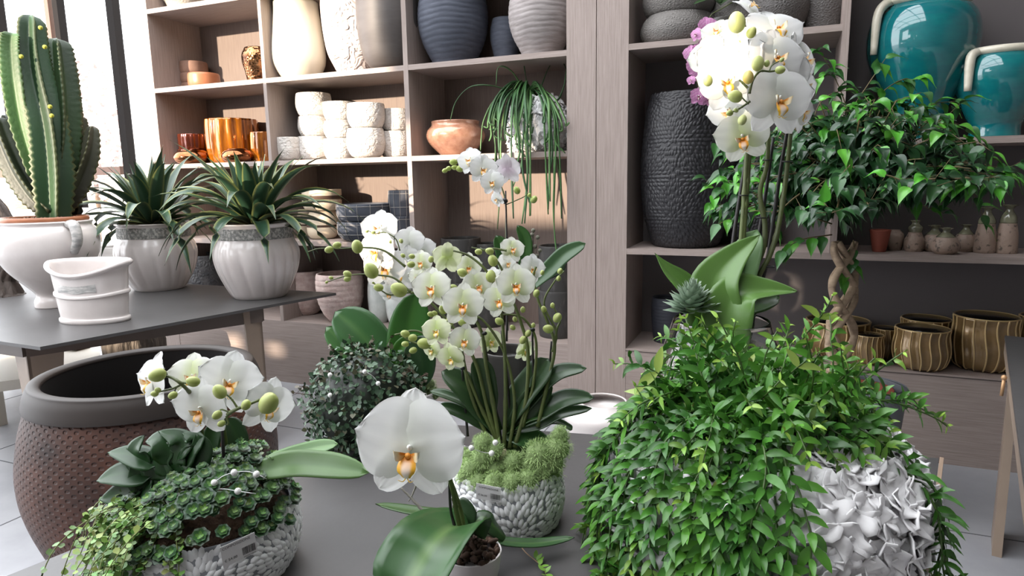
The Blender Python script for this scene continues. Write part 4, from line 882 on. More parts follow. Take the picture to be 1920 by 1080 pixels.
def price(t, c, nrm, w, h, lines, code_seed=1, tilt=0):
    """white paper price label glued on the pot: text and barcode"""
    n_ = Vector(nrm).normalized(); ex = Vector((0, 0, 1)).cross(n_).normalized(); ey = n_.cross(ex); c = Vector(c)
    m3 = Matrix((ex, ey, n_)).transposed() @ Matrix.Rotation(tilt, 3, 'Z')
    T = lambda x, y, z=0: c+m3@Vector((x*w, y*h, z))
    b = MB(); b.add([T(-.5, -.5), T(.5, -.5), T(.5, .5), T(-.5, .5), T(-.5, -.5, -.0006), T(.5, -.5, -.0006), T(.5, .5, -.0006), T(-.5, .5, -.0006)], [(0, 1, 2, 3), (7, 6, 5, 4), (0, 4, 5, 1), (1, 5, 6, 2), (2, 6, 7, 3), (3, 7, 4, 0)])
    lab = b.build('price_label', mat('label_paper', srgb(226, 224, 224), .5), t, False, label='white price label with barcode')
    INK = mat('label_ink', srgb(24, 24, 26), .6); r2 = random.Random(code_seed)
    b = MB(); x = .08
    while x < .46:
        bw = r2.choice((.008, .012, .02)); b.add([T(x, -.34, .0004), T(x+bw, -.34, .0004), T(x+bw, .02, .0004), T(x, .02, .0004)], [(0, 1, 2, 3)]); x += bw+r2.choice((.008, .014))
    b.build('barcode', INK, lab, False)
    for txt, px_, py_, sz in lines:
        cu = bpy.data.curves.new('text', 'FONT'); cu.body = txt; cu.size = sz*h; cu.align_x = 'CENTER'; cu.align_y = 'CENTER'; to = bpy.data.objects.new('text', cu); COL.objects.link(to)
        dg = bpy.context.evaluated_depsgraph_get(); me = bpy.data.meshes.new_from_object(to.evaluated_get(dg)); bpy.data.objects.remove(to)
        for v in me.vertices: v.co = T(px_, py_, .0004)+m3@Vector((v.co.x, v.co.y, 0))-ORG[t.name]
        me.materials.clear(); me.materials.append(INK); o = bpy.data.objects.new('printed_text', me); COL.objects.link(o); o.parent = lab

# ---------------------------------------------------------------- single large phalaenopsis in the front
def front_orchid():
    c = onZ(905, 1128, ZN); h = Vector((c.x, c.y, 0)).normalized(); k = dep(c)/FPX; c = c+h*.045; X, Y = c.x-.018, c.y; d = dep(c)
    t = thing('potted_orchid', 'white-potted orchid in the very front with one huge white bloom', 'orchid', (X, Y, ZN), 'potted orchids')
    H = zpx(X, Y, 1032)-ZN; R = .048
    b = MB(); b.lathe(vessel([(R*.82, 0), (R*.86, .01), (R*.95, H*.5), (R*1.02, H*.97), (R*1.02, H)], .003, .35, 24), (X, Y, ZN), 48); b.build('pot', mat('white_matt_pot', srgb(226, 218, 218), .4), t)
    b = MB(); r2 = random.Random(3)
    for i in range(120): a = r2.uniform(0, 6.28); q = R*.93*r2.random()**.5; p = Vector((X+q*math.cos(a), Y+q*math.sin(a), ZN+H*.88+r2.uniform(0, .016))); b.ball(p, (r2.uniform(.003, .006), r2.uniform(.005, .011)), 5, 4, None, (r2.gauss(0, 1), r2.gauss(0, 1), r2.gauss(0, .4)))
    b.build('bark_chips', mat('dark_bark_chips', srgb(52, 38, 30), .9, col2=srgb(92, 68, 54), ns=60), t)['kind'] = 'stuff'
    dd = d-.02
    stem(t, [(868, 1010, .0), (856, 960, -.01), (850, 925, -.02), (838, 880, -.05)], dd, [.0042, .0036]); stem(t, [(852, 985, -.01), (845, 955, -.01), (842, 900, -.03)], dd, .0028, STICK, 20, 'support_stick')
    stem(t, [(872, 1012, .01), (864, 960, .01), (846, 905, .0), (826, 868, -.03), (800, 850, -.05), (772, 838, -.06)], dd, [.004, .003])
    flower(t, 770, 838, 206, d-.1, -4, -6, -3, 'white', 1.0, big=True, pw=1.22)
    L = dict(tone=(52, 88, 46), rib=(126, 156, 92))
    leafp(t, [(888, 1000, .02), (862, 985, -.02), (818, 1012, -.10), (770, 1090, -.16), (750, 1150, -.16)], d, 68, toc(.5, .7)-RV*.2, fold=.35, lab='big arching two-tone front leaf', **L)
    leafp(t, [(880, 990, .02), (840, 966, .02), (780, 958, .02), (704, 944, .02)], d, 17, (0, 0, 1), fold=.1, tone=(66, 92, 54), rib=(96, 118, 70))
    leafp(t, [(880, 1000, .03), (902, 970, .03), (925, 985, .03), (952, 1012, .05)], d, 20, toc(.4, .8), fold=-.2, tone=(40, 64, 34))
    leafp(t, [(880, 995, .03), (866, 962, .04), (852, 950, .05)], d, 26, toc(.8, .2), tone=(36, 60, 32))
    leafp(t, [(895, 1004, .02), (950, 1016, .04), (1010, 1018, .06), (1077, 1007, .08)], d, 12, toc(.3, 1), fold=.15, tone=(56, 88, 50))
    leafp(t, [(862, 1000, .02), (838, 985, .02), (812, 975, .04)], d, 20, toc(.6, .6), tone=(40, 66, 36))
    for pts, r in [([(800, 965, .0), (772, 935, 0), (752, 915, 0)], .003), ([(828, 990), (790, 965), (762, 985), (760, 1002)], .0034), ([(795, 958), (775, 978), (748, 1000), (738, 1014), (722, 1014)], .0022), ([(782, 905), (772, 930), (766, 940)], .0018)]:
        b = MB(); b.tube([P(q[0], q[1], d+.01) for q in pts], [r, r*.7, r*.5], 7, 18, None, True, lambda a, s: 1+.15*math.sin(s*30+a)); b.build('aerial_root', mat('grey_aerial_root', srgb(150, 146, 138), .8, col2=srgb(120, 114, 104), ns=40), t)
    b = MB(); q = P(796, 985, d-.0); s = .009; b.add([q+RV*s*-.9+UV*s*.1, q+UV*s*-.9, q+RV*s*.9+UV*s*-.2, q+UV*s*1.1], [(0, 1, 2, 3)]); o = b.build('plant_tag', mat('pink_orange_tag', srgb(232, 110, 110), .5), t, False, label='tiny pink and orange plant tag')
    m_ = o.modifiers.new('thick', 'SOLIDIFY'); m_.thickness = .001
front_orchid()

# ---------------------------------------------------------------- many-flowered orchid group in the tall relief pot
def centre_orchid():
    X0 = onZ(955, 1006, ZN); h = Vector((X0.x, X0.y, 0)).normalized(); k0 = dep(X0)/FPX; c = X0+h*.07; X, Y = c.x, c.y; d = dep(c); k = d/FPX
    t = thing('orchid_arrangement', 'many small white and lime orchids with moss in a tall white relief pot', 'orchid arrangement', (X, Y, ZN), 'orchid arrangements in white relief pots')
    pr = pprof(X, Y, ZN, [(1003, 58), (995, 72), (975, 90), (945, 101), (915, 104), (890, 100), (872, 96)])
    cen = [(-PI/2+.55, .12), (-PI/2-1.0, .75), (-PI/2+2.2, .6), (PI/2, .3)]
    carved('', '', None, None, ZN, None, cen, 1500, .0145, PETPOT, PETW, X=X, pr=pr, parent=t, th=.006, inner=.3, seed=11, lift=.0004) if False else carved('', '', 0, Y, ZN, None, cen, 1700, .0135, PETPOT, PETW, X=X, pr=pr, parent=t, th=.006, inner=.3, seed=11, zlo=.03)
    zt = ZN+pr[-1][1]; R = pr[-1][0]
    b = MB(); b.lathe([(0, zt-.012), (R*.95, zt-.012), (R*.6, zt+.01), (0, zt+.02)], (X, Y, 0), 30); b.build('soil', SOIL, t)
    r2 = random.Random(8); bl = []
    for i in range(17):
        a = 2*PI*i/17; bl.append(((X+R*.86*math.cos(a), Y+R*.86*math.sin(a), zt+.004+r2.uniform(-.006, .01)), r2.uniform(.019, .027)))
    for x, y, r in [(905, 860, .026), (925, 845, .024), (960, 870, .028), (1010, 855, .036), (1045, 840, .032), (1000, 880, .03), (885, 880, .026), (930, 880, .027), (1035, 865, .03), (905, 830, .022), (1050, 815, .02)]: bl.append((P(x, y, d-.07), r))
    moss(t, bl, (172, 198, 132), 420, 5)
    fl = [(810, 539, 78, -.10, -8, 5, 4, 'cream'), (868, 571, 82, -.14, 4, 0, -4, 'cream'), (894, 536, 64, -.08, 25, 0, 10, 'cream'), (879, 500, 52, -.02, 5, -10, 0, 'cream'), (967, 533, 78, -.12, 6, -2, 0, 'cream'), (936, 562, 68, -.09, -10, -5, 14, 'cream'),
          (960, 467, 50, -.04, 20, 10, -6, 'cream'), (997, 503, 56, -.02, 28, 0, -14, 'white'), (790, 492, 48, -.03, -12, 0, 8, 'cream'), (950, 493, 42, 0, 30, 0, 0, 'white'), (819, 620, 58, -.12, -6, 5, 4, 'green'), (871, 638, 62, -.13, 5, 2, -8, 'cream'),
          (846, 670, 56, -.15, -16, -18, 16, 'green'), (919, 639, 50, -.03, 26, 0, 0, 'green'), (984, 656, 46, .0, 40, -12, -16, 'green'), (811, 655, 46, -.05, -34, -8, 10, 'green'), (786, 520, 46, -.02, -20, 0, 0, 'cream'), (925, 520, 40, .02, 0, 0, 0, 'white')]
    for x, y, px, dz, ya, pi_, ro, tn in fl: flower(t, x, y, px, d+dz, ya, pi_, ro, tn)
    flower(t, 838, 483, 58, d-.04, 6, 8, 4, 'green', back=True)
    Zm = lambda a, b_: (600+a/3.6, 400+b_/3.6)
    for a, b_, s, an in [(60, 245, 15, 200), (115, 215, 15, 190), (250, 225, 24, 100), (185, 410, 15, 150), (185, 442, 13, 200), (345, 387, 29, 120), (395, 500, 17, 170), (532, 515, 30, 150), (620, 290, 11, 170), (615, 345, 14, 180), (1070, 260, 13, 170), (1145, 255, 15, 170), (1166, 320, 21, 110), (1155, 425, 22, 90),
                         (960, 400, 18, 160), (895, 505, 17, 180), (830, 650, 17, 120), (775, 675, 11, 140), (748, 680, 12, 170), (870, 735, 19, 200), (975, 728, 23, 190), (575, 812, 16, 165), (703, 878, 24, 170), (575, 882, 13, 180), (628, 925, 14, 200), (625, 840, 16, 180), (1210, 728, 16, 150), (1405, 810, 13, 60),
                         (1370, 855, 15, 60), (1602, 705, 18, 60), (1540, 780, 19, 170), (1620, 390, 11, 60), (1610, 440, 10, 80), (1460, 540, 14, 70), (1570, 622, 10, 90), (1510, 647, 12, 110), (1300, 770, 11, 140), (1315, 715, 10, 110), (1370, 650, 11, 90), (1250, 650, 11, 120), (1440, 755, 9, 90), (1500, 400, 9, 80), (560, 285, 9, 150), (360, 470, 5, 150), (45, 465, 6, 210), (75, 435, 8, 170), (750, 310, 12, 90)]:
        x, y = Zm(a, b_); bud(t, x, y, s, d-.08, an)
    base = (938, 842)
    S_ = [([base, (925, 760), (912, 690), (900, 615), (860, 570), (800, 548), (770, 548), (728, 552), (700, 530)], [.0042, .0036, .0026, .0018, .0012]),
          ([base, (915, 770), (895, 690), (870, 640), (820, 580), (790, 553), (770, 549)], [.004, .003, .002]),
          ([(945, 840), (948, 740), (945, 640), (935, 560), (915, 512), (880, 480), (850, 470)], [.004, .003, .0016]),
          ([(940, 845), (900, 760), (870, 690), (845, 650), (800, 628), (775, 620), (740, 628)], [.0036, .0026, .0014]),
          ([(965, 838), (985, 760), (990, 660), (975, 600), (960, 560), (948, 520), (925, 480), (900, 466)], [.004, .003, .0018]),
          ([(1008, 800, .03), (1026, 720), (1040, 650), (1025, 600), (1008, 560), (1000, 520), (1005, 500)], [.004, .003, .002]),
          ([(1040, 650), (1042, 620), (1020, 570), (1038, 530), (1058, 508)], [.0024, .002, .0012]), ([(1036, 660), (1044, 618), (1050, 600), (1040, 580), (1037, 572)], [.0024, .002, .001]),
          ([(930, 842), (905, 800), (880, 730), (872, 690), (862, 640)], [.0036, .003]), ([(955, 840), (965, 760), (955, 690), (935, 640), (905, 600), (880, 590)], [.0036, .0028, .002]),
          ([(770, 548), (740, 522), (712, 516), (680, 514), (650, 517), (612, 529)], [.0022, .0018, .0012, .0009]), ([(760, 500, .02), (720, 470), (680, 464), (640, 466), (600, 466), (578, 472)], [.0022, .0018, .0012, .0009]),
          ([(980, 800), (1000, 720), (1005, 640), (985, 600), (960, 590), (940, 590)], [.0034, .0024, .0016]), ([(850, 662), (828, 662), (800, 650), (770, 640), (750, 628)], [.0024, .0018, .001]), ([(950, 470), (925, 466), (905, 468), (884, 464)], [.002, .0012])]
    for pts, r in S_: stem(t, [(q[0], q[1], -.02) for q in pts], d-.03, r, n=36)
    for pts in [[(877, 818), (872, 760), (866, 690)], [(942, 838), (922, 720), (905, 622)], [(962, 840), (950, 700), (940, 620)], [(1024, 800), (1030, 700), (1034, 640)], [(1002, 790), (1000, 700), (998, 620)]]: stem(t, pts, d-.035, .0028, STICK, 12, 'support_stick')
    for x, y in [(868, 690), (908, 625), (998, 618)]: b = MB(); b.ball(P(x, y, d-.05), (.006, .004), 8, 5); b.build('clip', CLIP, t)
    D = dict(tone=(44, 70, 38), rib=(70, 98, 56))
    for pts, w_, nr, kw in [([(935, 810), (900, 760), (865, 720), (828, 696)], 27, toc(.6, .8), {}), ([(930, 810), (880, 762), (840, 742), (806, 733)], 14, toc(.3, 1), {}), ([(930, 815), (890, 788), (850, 768), (822, 760)], 15, toc(.4, .8), {}),
                        ([(950, 800), (975, 745), (1010, 700), (1028, 672)], 27, toc(.8, .3)-RV*.4, {}), ([(960, 800), (1000, 740), (1045, 700), (1100, 690)], 17, toc(.6, .6), {}), ([(955, 805), (1010, 775), (1060, 748), (1114, 745)], 19, toc(.7, .7), {}),
                        ([(955, 812), (1010, 795), (1050, 775), (1110, 765)], 14, toc(.5, .7), {}), ([(950, 810), (990, 762), (1012, 728), (1002, 700)], 24, toc(.8, .3)+RV*.3, {}), ([(950, 812), (985, 786), (1020, 776), (1044, 768)], 12, toc(.5, 1), dict(tone=(60, 96, 46))),
                        ([(945, 818), (975, 818), (1008, 830), (1028, 848)], 22, toc(.8, .8), dict(tone=(44, 82, 36))), ([(945, 822), (960, 836), (975, 850), (990, 862)], 14, toc(.8, .6), {}), ([(920, 800), (912, 740), (905, 700), (890, 672)], 22, toc(.7, .3), {}), ([(1000, 800), (1040, 790), (1065, 800), (1073, 806)], 8, toc(.4, 1), {})]:
        kk = dict(D); kk.update(kw); leafp(t, pts, d-.04, w_, nr, **kk)
    pearls(t, d-.11, [(884, 840), (922, 850), (929, 830)], [[(870, 836), (884, 840), (905, 848), (922, 850)]])
    cc = P(920, 919, d-.112); a = math.atan2(cc.y-Y, cc.x-X); n_ = Vector((math.cos(a), math.sin(a), -.15)); zz = zpx(X, Y, 925); rr = max(r for r, z in pr)+.0045
    price(t, (X+rr*math.cos(a), Y+rr*math.sin(a), cc.z), n_, .046, .031, [('COMPOSIZIONE', 0, .3, .16), ('€ 66,00', -.24, -.22, .17), ('2000000108612', .27, -.42, .08)], 4, -.08)
centre_orchid()

# ---------------------------------------------------------------- white orchid behind, with the broad leaves and the ivy ball
def ball_plant():
    d = 1.62; X, Y = P(700, 850, d).x, P(700, 850, d).y; X = onZ(700, 850, ZN).x; Y = onZ(700, 850, ZN).y+.05; t = thing('ball_plant', 'clipped ball of tiny dark green leaves with pearls in a white pot', 'potted plant', (X, Y, ZN))
    d = dep((X, Y, ZN+.12)); k = d/FPX; c = P(684, 754, d); Rb = 106*k; r2 = random.Random(6)
    b = MB(); q = MB()
    b.lathe(vessel([(.03, 0), (.055, .01), (.075, .035), (.078, .06)], .005, .3, 20), (c.x, c.y, ZN), 40); b.build('pot', mat('white_crumpled_pot', srgb(226, 226, 228), .5, bump=('cells', 40, .8)), t)
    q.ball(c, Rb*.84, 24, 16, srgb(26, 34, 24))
    for i in range(2600):
        v = Vector((r2.gauss(0, 1), r2.gauss(0, 1), r2.gauss(0, 1))).normalized(); rr = Rb*r2.uniform(.82, 1.06)*(1+.05*math.sin(v.x*7+v.z*5)); p = c+v*rr
        if r2.random() < .35: p.z -= Rb*.06*r2.random()
        dd = (v*.5+Vector((r2.gauss(0, .6), r2.gauss(0, .6), r2.gauss(-.1, .6)))).normalized(); g = srgb(*r2.choice([(58, 84, 60), (70, 98, 72), (48, 70, 50), (86, 112, 84), (84, 84, 62)])); L = r2.uniform(.010, .016)
        q.leaf([p, p+dd*L*.5, p+dd*L+v*.001], L*.42, v, 'ovate', .15, 4, 2, g)
    for i in range(26):   # straggling sprigs at top left and below
        a = r2.uniform(0, 6.28); v = (RV*math.cos(a)+UV*math.sin(a)+F*r2.gauss(0, .4)).normalized()
        p = c+v*Rb*.95; e = p+v*Rb*r2.uniform(.15, .32); q.tube([p, e], .0008, 4, None, srgb(90, 60, 50))
        for j in range(9):
            pp = p.lerp(e, (j+1)/9); dd = Vector((r2.gauss(0, 1), r2.gauss(0, 1), r2.gauss(0, 1))).normalized(); q.leaf([pp, pp+dd*.006, pp+dd*.012], .005, v, 'ovate', .1, 3, 2, srgb(86, 78, 62))
    q.build('foliage', mat('small_leaf', vc=True, rough=.45), t)['kind'] = 'stuff'
    pearls(t, dep(c)-Rb*1.05, [(619, 703), (619, 741), (684, 697), (709, 719)], [[(622, 690), (619, 703), (618, 722), (619, 741), (620, 755)], [(674, 696), (684, 697), (700, 706), (709, 719), (714, 728)]])
ball_plant()
def rear_orchid():
    d = 1.80; c = onZ(770, 800, ZN); c = Vector((c.x, c.y, ZN)); t = thing('potted_orchid', 'orchid with broad upright leaves and pure white blooms behind the ivy-like ball', 'orchid', tuple(c), 'potted orchids')
    d = dep(c)
    b = MB(); b.lathe(vessel([(.05, 0), (.06, .01), (.072, .07), (.074, .10)], .005, .3, 20), (c.x, c.y, ZN), 40); b.build('pot', mat('white_matt_pot'), t)
    moss(t, [(P(800, 722, d-.02), .03), (P(812, 738, d-.03), .024), (P(780, 735, d-.02), .03)], (140, 160, 108), 300, 9)
    b_ = dict(tone=(52, 92, 48), rib=(92, 130, 72))
    leafp(t, [(762, 735), (715, 675), (672, 622), (628, 584)], d-.03, 44, toc(.7, .6)+RV*.2, fold=.2, lab='broad leaf leaning to the left', **b_)
    leafp(t, [(755, 735), (700, 690), (650, 648), (611, 613)], d-.0, 28, toc(.6, .6), fold=.2, tone=(66, 104, 56), rib=(100, 134, 80))
    leafp(t, [(768, 740), (765, 680), (768, 620), (780, 548)], d-.03, 40, toc(.9, .1), fold=.15, tone=(44, 96, 26), rib=(70, 120, 40), lab='bright green upright leaf')
    leafp(t, [(760, 742), (740, 700), (752, 652), (786, 628)], d-.06, 14, toc(.8, .1), fold=.3, tone=(58, 106, 34), rib=(80, 124, 50))
    leafp(t, [(768, 640), (785, 660), (792, 700), (776, 738)], d-.07, 30, toc(.9, .2), fold=.2, shape='ovate', tone=(30, 58, 28), rib=(44, 74, 38), lab='dark hanging rounded leaf')
    for x, y, px, dz, ya, pi_, ro in [(712, 428, 76, -.1, -10, 10, 4), (708, 470, 84, -.13, -24, 0, 8), (722, 500, 84, -.12, 14, -8, -6), (768, 452, 58, -.03, 10, 5, -6), (791, 470, 58, 0, 20, 0, 10), (752, 512, 66, -.06, -10, -6, 0), (764, 486, 54, -.05, 12, 0, 0), (730, 548, 44, -.1, -5, -30, 0)]:
        flower(t, x, y, px, d+dz, ya, pi_, ro, 'white', lip=(dz < -.05))
    stem(t, [(772, 735), (790, 640), (800, 560), (782, 480), (750, 445), (718, 436), (706, 430)], d-.02, [.0035, .003, .002]); stem(t, [(750, 470), (742, 448), (722, 436), (703, 438), (690, 432)], d-.14, [.0016, .001])
    for x, y, s, a in [(734, 420+33, 9, 200), (700, 436, 8, 180), (688, 434, 6, 200), (752, 452, 9, 300)]: bud(t, x, y, s, d-.15, a, (110, 124, 66))
rear_orchid()
# ---------------------------------------------------------------- mini orchid far back
def mini():
    c = onZ(955, 790, ZN); t = thing('potted_orchid', 'small white orchid on a tall black stick, highest bloom left of centre', 'orchid', tuple(c), 'potted orchids'); d = dep(c)
    b = MB(); b.lathe(vessel([(.045, 0), (.055, .01), (.065, .12), (.068, .16), (.07, .2)], .005, .2, 20), (c.x, c.y, ZN), 40); b.build('pot', mat('smoky_glass_pot', srgb(60, 58, 56), .3), t)
    for x, y, px, dz, ya, pi_, ro in [(881, 300, 52, -.02, -22, 5, 10), (906, 317, 56, -.03, 10, -4, -6), (923, 341, 48, -.05, -4, -6, 4), (932, 372, 34, -.03, -50, -20, 20)]: flower(t, x, y, px, d+dz, ya, pi_, ro, 'white')
    flower(t, 951, 318, 56, d+.02, 14, 0, -10, 'pale', back=True)
    for x, y, s, a in [(850, 304, 14, 180), (834, 320, 10, 200), (841, 316, 10, 200), (852, 314, 11, 190), (863, 316, 15, 200), (969, 357, 14, 120), (992, 366, 8, 60), (1001, 374, 14, 60)]: bud(t, x, y, s, d, a, (150, 172, 70))
    stem(t, [(951, 620), (950, 500), (949, 440), (948, 380), (935, 340), (910, 312), (880, 306), (840, 316)], d, [.003, .0025, .0016, .001]); stem(t, [(948, 384), (965, 377), (984, 368), (990, 360)], d, [.0016, .001])
    stem(t, [(950, 640), (951, 500), (948, 358)], d-.006, .003, STICK, 12, 'support_stick'); b = MB(); b.ball(P(946, 377, d-.01), (.010, .008), 8, 5); b.build('clip', CLIP, t)
    K = dict(tone=(46, 84, 34), rib=(70, 108, 50))
    leafp(t, [(962, 540), (950, 500), (944, 470), (930, 441)], d-.01, 16, toc(.9, .2), **K); leafp(t, [(975, 540), (984, 490), (985, 450), (970, 422)], d-.01, 12, toc(.9, .2), **K)
    leafp(t, [(990, 545), (1030, 505), (1060, 476), (1098, 456)], d-.05, 16, toc(.9, .4), tone=(62, 92, 58), rib=(84, 116, 76)); leafp(t, [(985, 550), (1020, 520), (1045, 508), (1060, 496)], d-.02, 9, toc(.9, .2), tone=(34, 50, 30))
    b = MB(); r2 = random.Random(2)
    for x, y in [(1000, 432), (1008, 445), (993, 455), (1003, 462), (1012, 470), (998, 440), (1006, 480), (994, 490)]:
        b.ball(P(x, y, d), .006, 7, 5, srgb(120, 118, 104)); b.tube([P(x, y, d), P(1000, 540, d)], .001, 4, 6, srgb(96, 90, 78))
    b.build('dried_seed_sprig', mat('dried_sprig', vc=True, rough=.8), t)
mini()
# ================================================================ low relief bowl with orchid, succulents and trailing plants
def bowl_group():
    p = onZ(400, 1112, ZN); h = Vector((p.x, p.y, 0)).normalized(); k0 = dep(p)/FPX; c = p+h*.075; X, Y = c.x, c.y; d = dep(c); k = d/FPX
    t = thing('orchid_arrangement', 'low white relief bowl with orchid, succulents and trailing greenery, front left', 'orchid arrangement', (X, Y, ZN), 'orchid arrangements in white relief pots')
    pr = pprof(X, Y, ZN, [(1104, 75), (1096, 100), (1070, 138), (1035, 160), (1000, 167), (975, 162), (955, 154)])
    cen = [(-PI/2+.75, .55), (-PI/2-.35, .35), (-PI/2-1.3, .6), (PI/2, .5), (-PI/2+1.8, .4)]
    carved('', '', 0, Y, ZN, None, cen, 2300, .0125, PETPOT, PETW, X=X, pr=pr, parent=t, th=.006, inner=.3, seed=21, zlo=.02)
    zt = ZN+pr[-1][1]; R = pr[-1][0]; r2 = random.Random(12)
    b = MB(); b.lathe([(0, zt-.01), (R*.96, zt-.01), (R*.7, zt+.025), (R*.3, zt+.045), (0, zt+.05)], (X, Y, 0), 30); b.build('soil', SOIL, t)
    SUC = mat('succulent_leaf', vc=True, rough=.4); top = lambda q: zt+.05*(1-(q/R)**2)
    # rosette carpet
    b = MB()
    rows = []
    for i in range(1500):
        a = r2.uniform(0, 6.283); q = R*1.06*r2.random()**.5; px_ = X+q*math.cos(a); py_ = Y+q*math.sin(a)
        u = (Vector((px_-X, py_-Y, 0))).dot(Vector((RV.x, RV.y, 0)).normalized())
        if u < -R*.35 and r2.random() < .93: continue
        if any((px_-o[0])**2+(py_-o[1])**2 < (.0112)**2 for o in rows): continue
        rows.append((px_, py_)); over = max(0, q-R*.92); z = top(min(q, R))+.012+r2.uniform(0, .02)-over*1.6+.03*math.exp(-((u-R*.45)/(R*.35))**2)
        up = (Vector((0, 0, 1))+Vector((px_-X, py_-Y, 0))/R*.7-F*.25).normalized(); s_, u_ = frame(up); C = Vector((px_, py_, z)); S = r2.uniform(.0095, .0155)
        for ly in range(3):
            nn = (7, 6, 4)[ly]; rr = S*(1, .72, .42)[ly]; g = srgb(*[(48, 76, 46), (66, 98, 56), (104, 138, 72)][ly]); g = tuple(v*r2.uniform(.8, 1.15) for v in g)
            for j in range(nn):
                an = 2*PI*j/nn+ly*.5+a; dd = (s_*math.cos(an)+u_*math.sin(an)); st = C+up*ly*.0025
                b.leaf([st, st+dd*rr*.5+up*rr*.10, st+dd*rr+up*rr*(.15+.3*ly)], rr*.40, up, 'spoon', .2, 5, 2, g)
        b.tube([C, C-up*.02], .0015, 4, None, srgb(80, 66, 50))
    b.build('sedum_carpet', SUC, t)['kind'] = 'stuff'
    # fine trailing plant at the left, spilling over the rim
    b = MB(); ax = Vector((RV.x, RV.y, 0)).normalized(); fw = Vector((F.x, F.y, 0)).normalized()
    for i in range(84):
        a = r2.gauss(PI+.75, .5); dr = ax*math.cos(a)+fw*math.sin(a)
        st = Vector((X, Y, zt+.035))+dr*R*r2.uniform(.1, .7); L = r2.uniform(.02, .15); pts = [st]; dd = (dr+Vector((0, 0, .7))).normalized(); q = st
        for j in range(9):
            dd = (dd+Vector((0, 0, -.30))+Vector((r2.gauss(0, .12), r2.gauss(0, .12), r2.gauss(0, .08)))).normalized(); q = q+dd*L/6; rad = math.hypot(q.x-X, q.y-Y)
            if rad < R*1.06 and q.z < zt+.005: q = Vector((X+(q.x-X)/rad*R*1.08, Y+(q.y-Y)/rad*R*1.08, q.z))
            q.z = max(q.z, ZN+.006); pts.append(q.copy())
        g0 = r2.choice([(84, 118, 52), (104, 138, 62), (70, 104, 48), (128, 156, 78)]); g = srgb(*g0); b.tube(pts, [.0011, .0007], 4, 18, srgb(118, 128, 66)); cp = catmull(pts, 13)
        for j, pp in enumerate(cp):
            for s in (-1, 1):
                dl = Vector((r2.gauss(0, 1), r2.gauss(0, 1), r2.gauss(.2, .7))).normalized(); l = r2.uniform(.008, .013); b.leaf([pp, pp+dl*l*.5, pp+dl*l+Vector((0, 0, .001))], l*.42, Vector((0, 0, 1))-F*.4, 'spoon', .1, 4, 2, tuple(v*r2.uniform(.8, 1.2) for v in g))
    b.build('trailing_plant', SUC, t)['kind'] = 'stuff'
    # small upright succulent sprigs at the right back
    b = MB()
    for i in range(26):
        q = P(r2.uniform(450, 515), r2.uniform(845, 900), d+r2.uniform(-.03, .03)); e = q+Vector((r2.gauss(0, .004), r2.gauss(0, .004), -.03)); b.tube([q, e], .001, 4, None, srgb(96, 100, 60))
        for j in range(9):
            pp = q.lerp(e, j/12); dl = Vector((r2.gauss(0, 1), r2.gauss(0, 1), .6)).normalized(); b.leaf([pp, pp+dl*.005, pp+dl*.010], .0034, Vector((0, 0, 1)), 'spoon', .1, 4, 2, srgb(*r2.choice([(96, 124, 70), (78, 104, 58), (112, 130, 84)])))
    b.build('upright_sedum', SUC, t)['kind'] = 'stuff'
    # peperomia with big fleshy leaves at the left
    PL = dict(shape='ovate', fold=.12, tone=(34, 66, 32), rib=(52, 86, 46), nu=12, nv=8)
    for pts, w_, nr in [([(300, 880), (272, 868), (238, 858), (205, 856)], 24, toc(.4, .9)), ([(290, 900), (255, 895), (218, 898), (184, 910)], 26, toc(.6, .7)), ([(290, 905), (262, 920), (225, 935), (190, 945)], 28, toc(.8, .5)), ([(275, 915), (245, 940), (220, 955), (190, 962)], 22, toc(.4, 1)),
                        ([(282, 890), (262, 870), (256, 850), (274, 824)], 24, toc(.8, .2)-RV*.4), ([(330, 880), (320, 850), (300, 832), (276, 836)], 26, toc(.5, .8)), ([(335, 870), (345, 840), (330, 825), (300, 816)], 20, toc(.5, .8)), ([(340, 890), (355, 855), (370, 832), (345, 820)], 22, toc(.6, .6)),
                        ([(345, 895), (368, 870), (380, 845), (372, 822)], 26, toc(.9, .2)+RV*.2), ([(330, 900), (325, 875), (340, 850), (360, 842)], 28, toc(.9, .3)), ([(300, 910), (300, 885), (310, 865), (330, 858)], 28, toc(.9, .2)), ([(295, 925), (275, 905), (262, 890), (250, 878)], 26, toc(.7, .4)),
                        ([(280, 935), (262, 950), (250, 962), (236, 968)], 20, toc(.6, .7))]:
        leafp(t, [(x_-4, y_-8) for x_, y_ in pts], d-.05, w_*1.15, nr, **PL)
    moss(t, [(P(352, 912, d-.055), .020), (P(368, 903, d-.05), .018), (P(338, 918, d-.05), .014)], (186, 208, 136), 700, 14)
    # orchid
    leafp(t, [(430, 905), (520, 862), (585, 842), (634, 832)], d+.01, 18, toc(.6, .9), fold=.2, tone=(84, 122, 62), rib=(112, 148, 84))
    leafp(t, [(440, 900), (530, 872), (610, 872), (692, 886)], d-.03, 27, toc(.7, .7), fold=.15, tone=(88, 120, 66), rib=(70, 104, 54), lab='long broad leaf reaching right')
    leafp(t, [(425, 900), (445, 850), (440, 810), (422, 785)], d+.03, 24, toc(.9, .1), tone=(36, 58, 32), rib=(56, 80, 46)); leafp(t, [(410, 900), (395, 850), (400, 815), (412, 790)], d+.03, 18, toc(.9, .1), tone=(40, 66, 36), rib=(60, 86, 50))
    dd = d-.03
    for x, y, px, dz, ya, pi_, ro, tn in [(287, 712, 104, -.03, -36, 8, 10, 'white'), (362, 706, 92, .01, 6, 14, 6, 'cream'), (430, 716, 118, -.03, 30, 8, -14, 'white'), (378, 764, 112, -.07, -6, -10, 4, 'white'), (503, 760, 104, -.02, 48, -4, -22, 'white')]: flower(t, x, y, px, dd+dz, ya, pi_, ro, tn)
